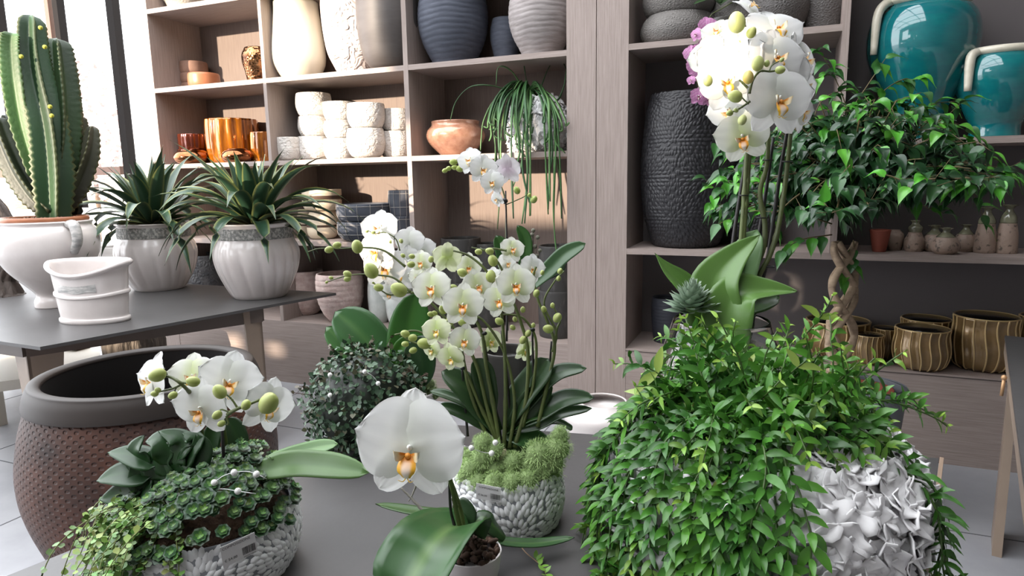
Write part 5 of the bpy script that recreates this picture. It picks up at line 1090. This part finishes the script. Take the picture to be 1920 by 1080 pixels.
    for x, y, s, a in [(295, 703, 29, 200), (362, 715, 23, 170), (412, 734, 27, 120), (503, 756, 40, 60), (461, 759, 20, 60), (290, 738, 13, 180), (296, 731, 11, 160), (324, 741, 16, 210), (407, 778, 18, 220), (415, 794, 14, 210)]: bud(t, x, y, s, dd-.11, a)
    stem(t, [(384, 895, .04), (380, 830, .03), (374, 780, .0), (362, 745, -.05), (342, 722, -.1), (322, 708, -.1), (303, 704, -.1)], dd, [.0036, .003, .002]); stem(t, [(342, 720), (325, 728), (305, 733), (294, 736)], dd-.1, [.0018, .0012]); stem(t, [(332, 714), (346, 718), (360, 716)], dd-.1, .0018); stem(t, [(330, 728), (326, 736), (324, 742)], dd-.1, .0012)
    stem(t, [(422, 900, .04), (424, 840, .03), (420, 800, .0), (424, 780, -.06), (442, 768, -.1), (462, 760, -.1), (486, 750, -.1)], dd, [.0036, .003, .002]); stem(t, [(446, 766), (434, 748), (420, 736)], dd-.1, .0018); stem(t, [(424, 780), (428, 795), (418, 795)], dd-.1, .0014); stem(t, [(428, 772), (415, 768), (408, 776)], dd-.1, .0014)
    stem(t, [(382, 895, .0), (377, 840), (371, 778)], dd, .0034, STICK, 10, 'support_stick'); stem(t, [(421, 900, .0), (419, 850), (416, 796)], dd, .0036, STICK, 10, 'support_stick')
    pearls(t, d-.115, [(439, 886), (402, 905), (481, 889), (360, 928), (446, 921), (393, 919)], [[(402, 905), (418, 893), (439, 886), (462, 884), (481, 889), (500, 898)], [(360, 928), (393, 919), (420, 917), (446, 921), (480, 926)]])
    a = math.atan2(P(464, 1030, d-.16).y-Y, P(464, 1030, d-.16).x-X); q = P(464, 1030, d-.165); rr = max(r for r, z in pr)*1.0+.003
    rr = [r for r, z in spro(pr, 60) if abs(ZN+z-zpx(X, Y, 1020)) < .01][0]+.006
    price(t, (X+rr*math.cos(a), Y+rr*math.sin(a), zpx(X+rr*math.cos(a), Y+rr*math.sin(a), 1031)), (math.cos(a), math.sin(a), -.1), .052, .036, [('COMPOSIZIONE', -.05, .36, .16), ('€ 54,00', -.26, -.24, .17), ('2000000108674', .27, -.44, .08)], 9, .1)
bowl_group()

# ================================================================ big coral-relief bowl with the trailing plant
def shells(t, X, Y, Z, pr, n, size, seed, m, name='relief'):
    """overlapping ruffled shell fans standing off a turned body"""
    r2 = random.Random(seed); sp = [(p.x, p.y) for p in catmull([Vector((r, z, 0)) for r, z in pr], 60)]; H = sp[-1][1]; Rm = max(r for r, z in sp); b = MB(); pts = []
    for _ in range(n*8):
        a = r2.uniform(0, 6.283); i = r2.randrange(1, 60); 
        if r2.random() > (sp[i][0]/Rm): continue
        if any((((aa-a+PI) % (2*PI)-PI)*Rm)**2+(sp[i][1]-sp[ii][1])**2+(sp[i][0]-sp[ii][0])**2 < (size*.5)**2 for aa, ii in pts): continue
        pts.append((a, i))
        if len(pts) >= n: break
    for a, i in pts:
        (r0, za), (r1, zb) = sp[i-1], sp[min(60, i+1)]; er = Vector((math.cos(a), math.sin(a), 0)); ea = Vector((-math.sin(a), math.cos(a), 0)); ez = (er*(r1-r0)+Vector((0, 0, zb-za))).normalized(); nn = ea.cross(ez)
        p = Vector((X, Y, Z))+er*sp[i][0]+Vector((0, 0, sp[i][1])); rot = r2.uniform(-2.4, 2.4); u_ = ea*math.sin(rot)+ez*math.cos(rot); v_ = ea*math.cos(rot)-ez*math.sin(rot)
        S = size*r2.uniform(.7, 1.25); ph = r2.uniform(0, 6); til = r2.uniform(.12, .5); sp_ = r2.uniform(1.2, 1.7); nu, nv = 6, 14
        def f(s_, v):
            an = v*sp_; rr = S*s_*(1+.10*math.sin(v*9+ph)*s_); lift = S*(til*s_**1.5+.10*s_*math.sin(v*11+ph)+.05*s_*math.sin(v*23+ph*2))-S*.08
            return p-u_*S*.35+(u_*math.cos(an)+v_*math.sin(an))*rr*(1-.2*til)+nn*lift
        b.grid(f, nu, nv)
    o = b.build(name, m, t); md = o.modifiers.new('thickness', 'SOLIDIFY'); md.thickness = size*.05; return o
PLASTER = mat('white_plaster_relief', srgb(232, 230, 230), .85, bump=('noise', 70, .35, (1, 1, 1), 0, .003))
def coral():
    p = onZ(1412, 1105, ZN); h = Vector((p.x, p.y, 0)).normalized(); c = p+h*.15; X, Y = c.x, c.y; d = dep(c); k = d/FPX
    t = thing('trailing_plant_bowl', 'huge round white coral-relief bowl overflowing with a glossy trailing plant', 'potted plant', (X, Y, ZN))
    pr = pprof(X, Y, ZN, [(1080, 120), (1066, 172), (1028, 224), (968, 255), (908, 262), (858, 250), (818, 216), (794, 172), (786, 145)])
    b = MB(); b.lathe(vessel(pr, .02, .25, 44), (X, Y, ZN), 90); b.build('bowl', PLASTER, t)
    shells(t, X, Y, ZN, pr, 1100, .046, 5, PLASTER)
    zt = ZN+pr[-1][1]; R = pr[-1][0]; Rm = max(r for r, z in pr); r2 = random.Random(31); H = pr[-1][1]
    b = MB(); b.lathe([(0, zt-.01), (R*.95, zt-.02), (R*.5, zt+.03), (0, zt+.05)], (X, Y, 0), 30); b.build('soil', SOIL, t)
    sp = [(q.x, q.y) for q in catmull([Vector((r, z, 0)) for r, z in pr], 60)]
    def rad(z):
        z -= ZN
        if z > H: return max(.0, R*(1-(z-H)/.12))
        return min(sp, key=lambda q: abs(q[1]-z))[0]
    ax = Vector((RV.x, RV.y, 0)).normalized(); fw = Vector((F.x, F.y, 0)).normalized(); b = MB(); tipg = srgb(160, 196, 80)
    def strand(a, L, r0=.4, rise=.6, lsz=1.0, turn=0, light=0, stiff=.34, out=1.03):
        dr = ax*math.cos(a)+fw*math.sin(a); q = Vector((X, Y, zt+.03))+dr*R*r0; dd = (dr*.9+Vector((0, 0, rise))).normalized(); st = .022; n = max(4, int(L/st)); pts = [q.copy()]
        for j in range(n):
            dd = (dd+Vector((0, 0, -stiff))+Vector((r2.gauss(0, .13), r2.gauss(0, .13), r2.gauss(0, .06)))+Vector((-dr.y, dr.x, 0))*(turn+math.sin(j*.5+a*40)*.14)).normalized(); q = q+dd*st; o_ = Vector((q.x-X, q.y-Y, 0)); rq = o_.length; rr_ = rad(q.z)*out+.018
            if rq < rr_ and q.z < zt+.03: o_ = o_/max(rq, 1e-4)*rr_; q = Vector((X+o_.x, Y+o_.y, q.z))
            if q.z < ZN+.012: q.z = ZN+.012+r2.uniform(0, .01)
            pts.append(q.copy())
        g = srgb(*r2.choice([(58, 108, 36), (68, 122, 42), (50, 96, 36), (80, 134, 46)])); b.tube(pts, [.0022, .0016, .0011], 5, n, srgb(70, 96, 44)); m_ = max(6, int(L/.0165)); cp = catmull(pts, m_)
        for j in range(1, m_+1):
            pp = cp[j]; td = (cp[j]-cp[j-1]).normalized(); s_, u_ = frame(td, Vector((dr.x, dr.y, .6))); f = j/m_; e = max(0, (f-.78)/.22); e = e*(1 if (light or r2.random() < .8) else .3)
            cl = [g[i]*(1-e*.75)+tipg[i]*e*.75 for i in range(3)]; l = lsz*r2.uniform(.027, .04)*(1-.5*e)
            if r2.random() < .008: cl = list(srgb(150, 172, 84)); l *= 1.4
            for s in (-1, 1):
                sd = (s_ if j % 2 else u_)*s; dl = (sd*.9+td*.55+u_*.25+Vector((r2.gauss(0, .28), r2.gauss(0, .28), r2.gauss(0, .28)))).normalized(); kk = r2.uniform(.85, 1.15)
                b.leaf([pp, pp+dl*l*.5, pp+(dl+Vector((0, 0, -.25))).normalized()*l], l*.17, u_+dr*.5-F*.3, 'lance', .25, 5, 2, tuple(v*kk for v in cl))
    # pixel-column control of the skirt: angle in the picture plane, length
    for i in range(92):      # mop on top
        a = r2.uniform(0, 6.283); rt = (-PI/2+.15 < a-2*PI < .2); strand(a, r2.uniform(.06, .12) if rt else r2.uniform(.10, .21), r2.uniform(.0, .6 if rt else .95), r2.uniform(.3, 1.3), 1.0, 0, 0, .2)
    for i in range(32):      # front and left curtain, angle -90 deg faces the photographer
        a = -PI/2+r2.choice((r2.uniform(-1.75, -.95), r2.uniform(-.95, -.2), r2.uniform(-.8, -.1))); strand(a, r2.uniform(.30, .60)*(1 if a < -1.3 else .85), r2.uniform(.5, 1), r2.uniform(.2, .8), 1.05, 0, 0, .33)
    for i in range(15): strand(-PI/2+r2.uniform(.1, 1.4), r2.uniform(.05, .11), r2.uniform(.6, .9), .4, 1.0, 0, 0, .3)
    for i in range(14): strand(PI/2+r2.uniform(-1.4, 1.4), r2.uniform(.15, .4), r2.uniform(.6, 1), .5)
    for i in range(3): strand(-PI/2+.80+i*.05, .47+.04*i, 1, .2, 1.0, 0, 1, .33)
    for i in range(26): strand(r2.uniform(0, 6.283), r2.uniform(.12, .22), r2.uniform(.0, 1.0), 2.6, .9, 0, 1, .05)
    for i in range(3): strand(.0+i*.06, .2, 1, .1, .9, 0, 1, .08, 1.1)
    for i in range(9): strand(PI+r2.uniform(-.3, .5), r2.uniform(.2, .40), 1, .5, 1.1)
    b.build('foliage', mat('glossy_leaf', vc=True, rough=.35, trans=.12), t)['kind'] = 'stuff'
    b = MB(); b.tube([onZ(968, 1030, ZN)+Vector((0, 0, .02)), onZ(985, 1045, ZN)+Vector((0, 0, .01)), onZ(1004, 1055, ZN)+Vector((0, 0, .004)), onZ(1020, 1072, ZN)+Vector((0, 0, .004)), onZ(1030, 1100, ZN)+Vector((0, 0, .004))], .001, 5, 16, srgb(150, 120, 90))
    for i in range(16):
        q = onZ(1004+i*2, 1055+i*3, ZN)+Vector((0, 0, .008)); dl = Vector((r2.gauss(0, 1), r2.gauss(0, 1), .4)).normalized(); b.leaf([q, q+dl*.008, q+dl*.015], .004, (0, 0, 1), 'lance', .1, 4, 2, srgb(110, 150, 60))
    tag(b.build('fallen_sprig', MATS['glossy_leaf'], None, org=onZ(1004, 1055, ZN)), 'thin fallen green sprig on the table right of the front orchid pot', 'sprig')
coral()

# ================================================================ tall white orchid in a glass vase
def glass_orchid():
    c = onZ(1345, 800, ZN); X, Y = c.x, c.y; d = dep(c); k = d/FPX
    t = thing('orchid_in_glass', 'tall orchid with huge white bloom cluster in a flared clear glass vase', 'orchid', (X, Y, ZN))
    pr = pprof(X, Y, ZN, [(800, 118), (790, 128), (760, 134), (700, 118), (640, 98), (600, 85)])
    b = MB(); b.lathe(vessel(pr, .004, .93, 30), (X, Y, ZN), 64); b.build('glass_vase', glass_mat('clear_glass', (.96, .98, .97)), t, label='clear flared glass vase')
    b = MB(); b.lathe([(0, ZN+.03), (.09, ZN+.03), (.088, ZN+.07), (.05, ZN+.14), (0, ZN+.15)], (X, Y, 0), 24, lambda a, r, z: (r*(1+.1*math.sin(a*5)), z)); b.build('bark_ball', mat('dark_bark_chips'), t)
    moss(t, [(P(1390, 655, d-.03), .045), (P(1425, 672, d), .035)], (176, 184, 150), 500, 3)
    L = dict(tone=(88, 124, 58), rib=(104, 140, 72), nu=20, nv=10)
    leafp(t, [(1350, 720), (1330, 600, .02), (1285, 540, .02), (1250, 505, .02), (1228, 474, .02)], d, 24, toc(.8, .2)+RV*.3, shape='agave', fold=.5, lab='narrow leaf curling up at the left', **L)
    leafp(t, [(1365, 740), (1345, 620), (1340, 540), (1370, 490), (1425, 440)], d-.05, 50, toc(.9, .3)-RV*.4, fold=.35, shape='ovate', lab='broad folded leaf rising beside the stems', **L)
    leafp(t, [(1360, 740), (1358, 620), (1385, 555), (1435, 545), (1495, 546)], d-.08, 46, toc(.6, .8), fold=.4, shape='ovate', lab='broad leaf bending to the right', **L)
    leafp(t, [(1360, 730), (1360, 640), (1385, 580), (1420, 566), (1462, 556)], d-.04, 36, toc(.6, .8), fold=.3, tone=(66, 98, 50), rib=(84, 118, 64), nu=16)
    leafp(t, [(1370, 720), (1380, 600), (1378, 520), (1362, 468)], d+.04, 34, toc(.9, .1), fold=.2, tone=(70, 110, 48), rib=(90, 130, 66))
    leafp(t, [(1372, 700), (1382, 560), (1395, 490), (1420, 430)], d-.02, 30, toc(.9, .2)-RV*.5, fold=.2, tone=(112, 146, 96), rib=(120, 156, 104), shape='phal')
    # echeveria
    r2 = random.Random(5); b = MB(); C = P(1296, 585, d-.06); up = (Vector((0, 0, 1))-F*.12).normalized(); s_, u_ = frame(up); Rr = 50*k
    for i in range(70):
        f = i/70; a = i*2.39996; el = .1+1.35*(1-f)**.9*1.0; el = 1.5-1.5*f; dd = (s_*math.cos(a)+u_*math.sin(a))*math.cos(el)+up*math.sin(el); st = C+up*(1-f)*Rr*.75+(s_*math.cos(a)+u_*math.sin(a))*Rr*.28*f; l = Rr*(.5+.35*f)
        g = srgb(126, 148, 124); e = srgb(176, 190, 172); nn = up*math.cos(el)-(s_*math.cos(a)+u_*math.sin(a))*math.sin(el)
        b.leaf([st, st+dd*l*.5, st+dd*l+up*l*.12], l*.30, nn, 'agave', .35, 7, 4, lambda u, v: tuple(g[q]*(1-u**3*.8)+e[q]*u**3*.8 for q in range(3)))
    b.build('echeveria', SUC_() , t, label='grey-green echeveria rosette')
    # stems and sticks
    for pts in [[(1372, 700), (1385, 520), (1390, 450), (1396, 367), (1403, 249), (1407, 175), (1404, 110), (1398, 60)], [(1378, 690), (1402, 540), (1430, 470), (1434, 420), (1425, 361), (1438, 308), (1441, 225), (1440, 150), (1436, 100)], [(1380, 690), (1412, 545), (1444, 477), (1461, 418), (1476, 314), (1486, 207), (1490, 150)],
                [(1390, 500), (1394, 440), (1400, 360), (1405, 290), (1408, 230)]]: stem(t, pts, d-.02, [.0072, .0068, .0058, .004], n=44)
    for pts in [[(1366, 690), (1366, 540), (1375, 450), (1390, 350), (1399, 293), (1406, 180)], [(1385, 690), (1400, 560), (1417, 474), (1436, 360), (1450, 258)], [(1390, 690), (1420, 560), (1441, 474), (1462, 330), (1482, 210)]]: stem(t, pts, d-.0, .0062, STICK, 16, 'support_stick')
    for x, y in [(1404, 230), (1394, 366), (1440, 300), (1427, 408), (1476, 303), (1372, 470), (1443, 500)]:
        b = MB(); q = P(x, y, d-.02); b.tube([q+(RV*math.cos(a)+(F+UV*.2)*math.sin(a))*.012 for a in [2*PI*i/12 for i in range(13)]], .0018, 5, None, None, False); b.build('clip', CLIP, t)
    e = d-.10
    for x, y, px, dz, ya, pi_, ro, tn in [(1452, 58, 122, .0, 10, 24, 0, 'white'), (1368, 112, 128, -.05, -14, 8, 4, 'white'), (1452, 108, 122, -.06, 14, 4, -8, 'white'), (1364, 150, 112, -.08, -18, -14, 8, 'white'), (1458, 186, 136, -.10, 8, -8, -2, 'white'), (1500, 112, 116, .02, 46, 0, -12, 'white'), (1468, 140, 112, -.03, 12, -12, 0, 'white'),
                  (1392, 254, 104, .02, -20, -24, 10, 'cream'), (1500, 206, 84, .03, 40, -10, -10, 'white'), (1326, 104, 82, .0, -50, 0, 14, 'cream'), (1366, 206, 84, .04, -40, -20, 20, 'white'), (1404, 14, 64, .05, 30, 40, 30, 'white'), (1388, 76, 84, -.03, -6, 20, 0, 'cream'), (1420, 90, 90, -.02, 0, 10, 0, 'white'),
                  (1412, 150, 92, .04, 0, 0, 0, 'white'), (1500, 160, 96, .05, 36, 0, -6, 'white'), (1346, 60, 66, .05, -30, 20, 0, 'cream'), (1430, 170, 80, .06, 0, 0, 0, 'white')]: flower(t, x, y, px, e+dz, ya, pi_, ro, tn)
    for x, y, s, a, tn in [(1381, 42, 36, 100, (196, 204, 130)), (1409, 61, 20, 60, (176, 186, 96)), (1421, 119, 26, 90, (176, 184, 110)), (1403, 145, 23, 95, (204, 168, 72)), (1378, 181, 26, 170, (170, 180, 100)), (1368, 212, 13, 200, (130, 146, 66)), (1380, 207, 9, 160, (110, 126, 60)), (1438, 119, 12, 90, (130, 146, 66)), (1463, 131, 17, 0, (160, 174, 84)), (1466, 112, 9, 40, (120, 136, 60)), (1327, 151, 20, 100, (206, 212, 130)), (1392, 225, 18, 70, (190, 196, 130))]: bud(t, x, y, s, e-.15, a, tn)
    stem(t, [(1405, 175), (1412, 150), (1425, 134), (1445, 134), (1463, 131)], e-.13, [.003, .002]); stem(t, [(1442, 134), (1448, 122), (1464, 113)], e-.13, .0018); stem(t, [(1406, 190), (1395, 198), (1382, 206), (1368, 212)], e-.13, [.0026, .0016]); stem(t, [(1402, 165), (1392, 155), (1386, 150)], e-.13, .003); stem(t, [(1404, 195), (1394, 186), (1386, 176)], e-.13, .002)
def SUC_(): return MATS['succulent_leaf']
glass_orchid()
# ================================================================ ficus with braided trunk
def ficus():
    p = onZ(1640, 985, 0); h = Vector((p.x, p.y, 0)).normalized(); 
    Zr = .30; X, Y = .42, 3.0
    X = xpx(1628, Y, .62); d = dep((X, Y, .6)); k = d/FPX
    t = thing('ficus_tree', 'weeping fig with braided pale trunk in a grey planter behind the coral bowl', 'tree', (X, Y, 0)); zt = zpx(X, Y, 726)
    R = 68*k
    b = MB(); b.lathe(vessel([(R*.66, 0), (R*.7, .01), (R*.84, zt*.5), (R*.98, zt-.01), (R, zt)], .02, .3, 30), (X, Y, 0), 64); b.build('planter', mat('grey_fibre_planter', srgb(104, 106, 112), .6), t)
    b = MB(); q = Vector((X-.01, Y, 0)); b.lathe([(R*.6, zt-.09), (R*.72, zt-.02), (R*.74, zt-.0), (R*.70, zt+.0), (R*.66, zt-.03), (0, zt-.04)], tuple(q), 48); b.build('inner_pot', mat('red_terracotta'), t, label='red terracotta inner pot'); 
    b = MB(); r2 = random.Random(5)
    for i in range(200): a = r2.uniform(0, 6.28); w_ = R*.62*r2.random()**.5; b.ball((q.x+w_*math.cos(a), q.y+w_*math.sin(a), zt-.035), r2.uniform(.006, .012), 5, 3)
    b.build('gravel', mat('pink_brown_gravel'), t)['kind'] = 'stuff'
    xt = 1578
    # braided stems
    TR = mat('pale_fig_bark', srgb(168, 146, 122), .8, col2=srgb(136, 116, 96), ns=16, stretch=(1, 1, 3), bump=('noise', 50, .3))
    nS = 6
    for i in range(nS):
        pts = []
        for j in range(34):
            f = j/33; y = 700-f*245; ph = 2*PI*i/nS+f*6.0; wv = (25-5*f)*math.cos(f*8.5*(1 if i % 2 else -1)+i*1.3)*1.0; pts.append(P(xt-2+8*f+wv, y, d+.035*math.sin(f*8.5*(1 if i % 2 else -1)+i*1.3+.8)))
        b = MB(); b.tube(pts, [.018, .015, .014, .014, .013], 12, 70, None, True, lambda a, s, i=i: 1+.1*math.sin(s*34+i)+.06*math.sin(a*3+s*12)); b.build('trunk_stem', TR, t)
    b = MB()
    for i in range(7): a = i*.9; b.tube([P(xt-4+10*math.cos(a), 690, d), P(xt-4+30*math.cos(a), 715, d+.03*math.sin(a)), P(xt-2+46*math.cos(a), 740, d+.05*math.sin(a))], [.016, .012, .007], 8, 8)
    b.build('roots', TR, t)
    C = P(1606, 308, d); b = MB(); tw = MB(); TWC = srgb(104, 90, 60)
    tones = [(34, 68, 38), (42, 80, 42), (30, 60, 34), (50, 90, 46), (36, 70, 38), (40, 70, 42)]
    def leaf_(p, dr, l, g=None, up=None):
        g = srgb(*(g or r2.choice(tones))); kq = r2.uniform(.8, 1.2); g = tuple(v*kq for v in g); dn = (dr*.6+Vector((0, 0, -1))*r2.uniform(.4, 1.0)).normalized(); nn = (up or (dr+Vector((0, 0, .5))-F*.5)); wv = r2.uniform(-.3, .3)
        b.leaf([p, p+(dr+dn).normalized()*l*.45, p+dn*l+dr*l*.15], l*.27, nn+Vector((wv, wv, 0)), 'ficus', .28, 8, 4, lambda u, v: tuple(x*(1.25 if abs(v) < .2 else 1) for x in g), .04)
    bright = [(78, 150, 48), (92, 160, 56), (70, 136, 46)]
    def branch(a, el, L, bend, nl):
        dr = Vector((math.cos(a)*math.cos(el), math.sin(a)*math.cos(el), math.sin(el))); q = P(1588, 400, d)+dr*.05; pts = [q.copy()]; dd = (dr*.6+Vector((0, 0, .8))).normalized(); n = 12
        for j in range(n):
            dd = (dd+dr*.16+Vector((0, 0, -bend))).normalized(); q = q+dd*L/n; q.y = min(q.y, 3.55); q.z = max(q.z, C.z-(.17 if q.x < X else .06)); pts.append(q.copy())
        tw.tube(pts, [.007, .004, .0018], 5, 14, TWC); cp = catmull(pts, nl)
        for j in range(int(nl*.2), nl+1):
            o_ = Vector((r2.gauss(0, 1), r2.gauss(0, 1)-.3, r2.gauss(0, .6))).normalized(); tp = cp[j]+o_*r2.uniform(.03, .11); tp.y = min(tp.y, 3.56); tw.tube([cp[j], tp], .0012, 4, None, TWC)
            for s in range(3): leaf_(cp[j].lerp(tp, .5+.25*s), (o_+Vector((r2.gauss(0, .5), r2.gauss(0, .5), 0))).normalized(), r2.uniform(.062, .09), r2.choice(bright) if (j > nl-2 and r2.random() < .4) or r2.random() < .03 else None)
    for i in range(108):
        f = (i+.5)/108; a = i*2.39996; el = .15+1.2*(1-f); branch(a, el, .34+.20*f+r2.uniform(-.04, .06), .04+.17*f, 13)
    def spray(pts, nl, lsz=.085):
        pp = [P(x, y, d+.0) for x, y in pts]; tw.tube(pp, [.003, .0012], 4, 14, TWC); cp = catmull(pp, nl)
        for j in range(1, nl+1): td = (cp[j]-cp[j-1]).normalized(); sd = (RV*r2.choice((-1, 1))*.4+UV*r2.gauss(0, .5)-F*.3+td*.6).normalized(); leaf_(cp[j], sd, lsz*r2.uniform(.8, 1.1), r2.choice(bright) if r2.random() < .5 else (56, 104, 50))
    for pts, nl in [([(1640, 300), (1720, 250), (1790, 262), (1850, 290), (1905, 322)], 14), ([(1600, 250), (1580, 180), (1552, 120), (1535, 95)], 12), ([(1640, 240), (1650, 180), (1690, 150), (1720, 150)], 9), ([(1680, 260), (1740, 200), (1790, 190)], 8), ([(1560, 380), (1460, 330), (1400, 330), (1340, 365)], 11), ([(1520, 300), (1430, 262), (1390, 258), (1345, 270)], 9),
                    ([(1560, 420), (1450, 385), (1400, 395), (1348, 420)], 9), ([(1700, 300), (1780, 330), (1830, 370), (1846, 420)], 9), ([(1680, 350), (1730, 385), (1770, 400)], 6), ([(1560, 440), (1500, 450), (1470, 470)], 7), ([(1600, 450), (1600, 490), (1580, 520)], 5), ([(1700, 250), (1790, 232), (1850, 268)], 9), ([(1510, 330), (1500, 210), (1530, 150), (1560, 140)], 11), ([(1600, 200), (1640, 140), (1660, 110)], 6), ([(1560, 260), (1600, 200), (1650, 190), (1700, 200)], 10), ([(1520, 240), (1540, 190), (1580, 170), (1620, 180)], 10), ([(1620, 230), (1680, 190), (1730, 200), (1770, 240)], 10), ([(1500, 280), (1490, 230), (1480, 190)], 8), ([(1650, 260), (1700, 215), (1740, 225)], 9)]: spray(pts, nl)
    b.build('foliage', mat('fig_leaf', vc=True, rough=.3, trans=.1), t)['kind'] = 'stuff'; tw.build('branches', mat('fig_twig', vc=True, rough=.7), t)
ficus()
# ================================================================ plants on the shelves
def coral_small():
    Z = SH['C']; Y = 3.80; X = xpx(1010, Y, Z); t = thing('rhipsalis_pot', 'white coral-relief pot on the middle shelf with long hanging green stems', 'potted plant', (X, Y, Z)); k = dep((X, Y, Z))/FPX
    pr = pprof(X, Y, Z, [(287, 34), (280, 46), (262, 56), (238, 59), (215, 54), (196, 42), (188, 34)])
    b = MB(); b.lathe(vessel(pr, .012, .25, 30), (X, Y, Z), 56); b.build('pot', PLASTER, t); shells(t, X, Y, Z, pr, 260, .045, 8, PLASTER)
    zt = Z+pr[-1][1]; r2 = random.Random(17); d = dep((X, Y, zt)); b = MB()
    def strand(x0, y0, xs, w0=.006, col_=None, wid=1):
        pp = [P(x, y, d+(dz if True else 0)) for x, y, dz in xs]; g = srgb(*(col_ or r2.choice([(66, 108, 58), (80, 122, 66), (56, 94, 54), (92, 130, 74)])))
        b.tube(pp, [w0, w0, w0*.8, w0*.5], 5, 26, lambda a, s: tuple(v*(.8+.3*math.cos(a)) for v in g), True, lambda a, s: (1.35 if math.cos(2*a) > .2 else .5)*(1+.25*math.sin(s*16)))
    for i in range(50):
        sx = r2.uniform(-1, 1); xe = 985+sx*72+r2.gauss(0, 6); up = r2.uniform(0, 22); ye = min(300, r2.uniform(215, 300)) if r2.random() < .62 else r2.uniform(320, 440); front = -.12-r2.random()*.16
        strand(0, 0, [(990+r2.gauss(0, 10), 182, -.02), (988+sx*26, 172-up, -.06), (985+sx*58, 186-up*.4, front*.7), (xe, 225, front), (xe+r2.gauss(0, 5), (225+ye)/2+8, front), (xe+r2.gauss(0, 8), ye, front)])
    for xs in [[(975, 175, -.05), (950, 168, -.1), (915, 160, -.16), (880, 164, -.18), (855, 190, -.18), (844, 226, -.18)], [(990, 175, 0), (985, 140, 0), (982, 118, 0), (980, 98, 0)], [(985, 175, -.03), (960, 135, -.1), (935, 126, -.12), (930, 160, -.12)], [(1010, 175, 0), (1030, 125, 0), (1050, 110, 0), (1062, 130, -.1)],
               [(1000, 180, -.02), (1040, 190, -.1), (1056, 165, -.14), (1062, 130, -.16)], [(1030, 190, -.1), (1042, 250, -.22), (1038, 380, -.24), (1040, 440, -.24), (1044, 478, -.24)]]: strand(0, 0, xs, .0045)
    b.build('foliage', mat('hanging_stem', vc=True, rough=.5), t)['kind'] = 'stuff'
coral_small()
def pink():
    Z = SH['B']; Y = 3.72; X = xpx(1352, Y, Z); d = dep((X, Y, Z+.1)); t = thing('pink_orchid', 'small pink orchid spilling over the upper right shelf beside the white blooms', 'orchid', (X, Y, Z)); e = d-.12
    b = MB(); b.lathe(vessel([(.04, 0), (.055, .06), (.06, .10)], .004, .3, 14), (X, Y, Z), 30); b.build('pot', mat('clear_grey_pot', srgb(90, 88, 84), .3), t)
    for x, y, px, ya, pi_, ro in [(1326, 48, 36, 0, 0, 10), (1306, 64, 26, -50, 0, 0), (1297, 100, 34, -20, 0, 10), (1312, 96, 34, 20, 10, 0), (1303, 124, 34, -10, -10, 0), (1320, 86, 28, 20, 0, 0), (1310, 140, 28, 10, 0, 0), (1323, 152, 28, 30, 0, 0), (1310, 180, 34, -5, -10, -10), (1326, 186, 26, 30, -10, 0), (1296, 150, 18, -30, 0, 0)]: flower(t, x, y, px, e, ya, pi_, ro, 'pink')
    stem(t, [(1372, 5), (1350, 18), (1332, 30), (1322, 60), (1312, 100), (1305, 140), (1312, 178)], e+.03, [.003, .002, .0014])
    for pts in [[(1352, 10), (1335, -2), (1318, 2), (1300, 8)], [(1350, 8), (1370, -4), (1400, -2)], [(1350, 6), (1345, -20), (1335, -40)]]: leafp(t, pts, d-.05, 9, toc(.4, 1), tone=(50, 76, 44))
pink()
def dish():
    c = onZ(1122, 782, 0); h = Vector((c.x, c.y, 0)).normalized(); c = Vector((xpx(1130, 3.2, .42), 3.2, 0)); X, Y = c.x, c.y; d = dep((X, Y, .42)); k = d/FPX; z1 = zpx(X, Y, 752)
    b = MB(); b.lathe(vessel([(.14, 0), (.16, .02), (.19, z1*.5), (.2, z1-.05), (46*k, z1)], .012, .2, 24), (X, Y, 0), 56); tag(b.build('floor_pot', mat('white_gloss_ceramic'), None, org=(X, Y, 0)), 'plain white pot standing on the floor behind the near table, rim in view', 'pot')
dish()
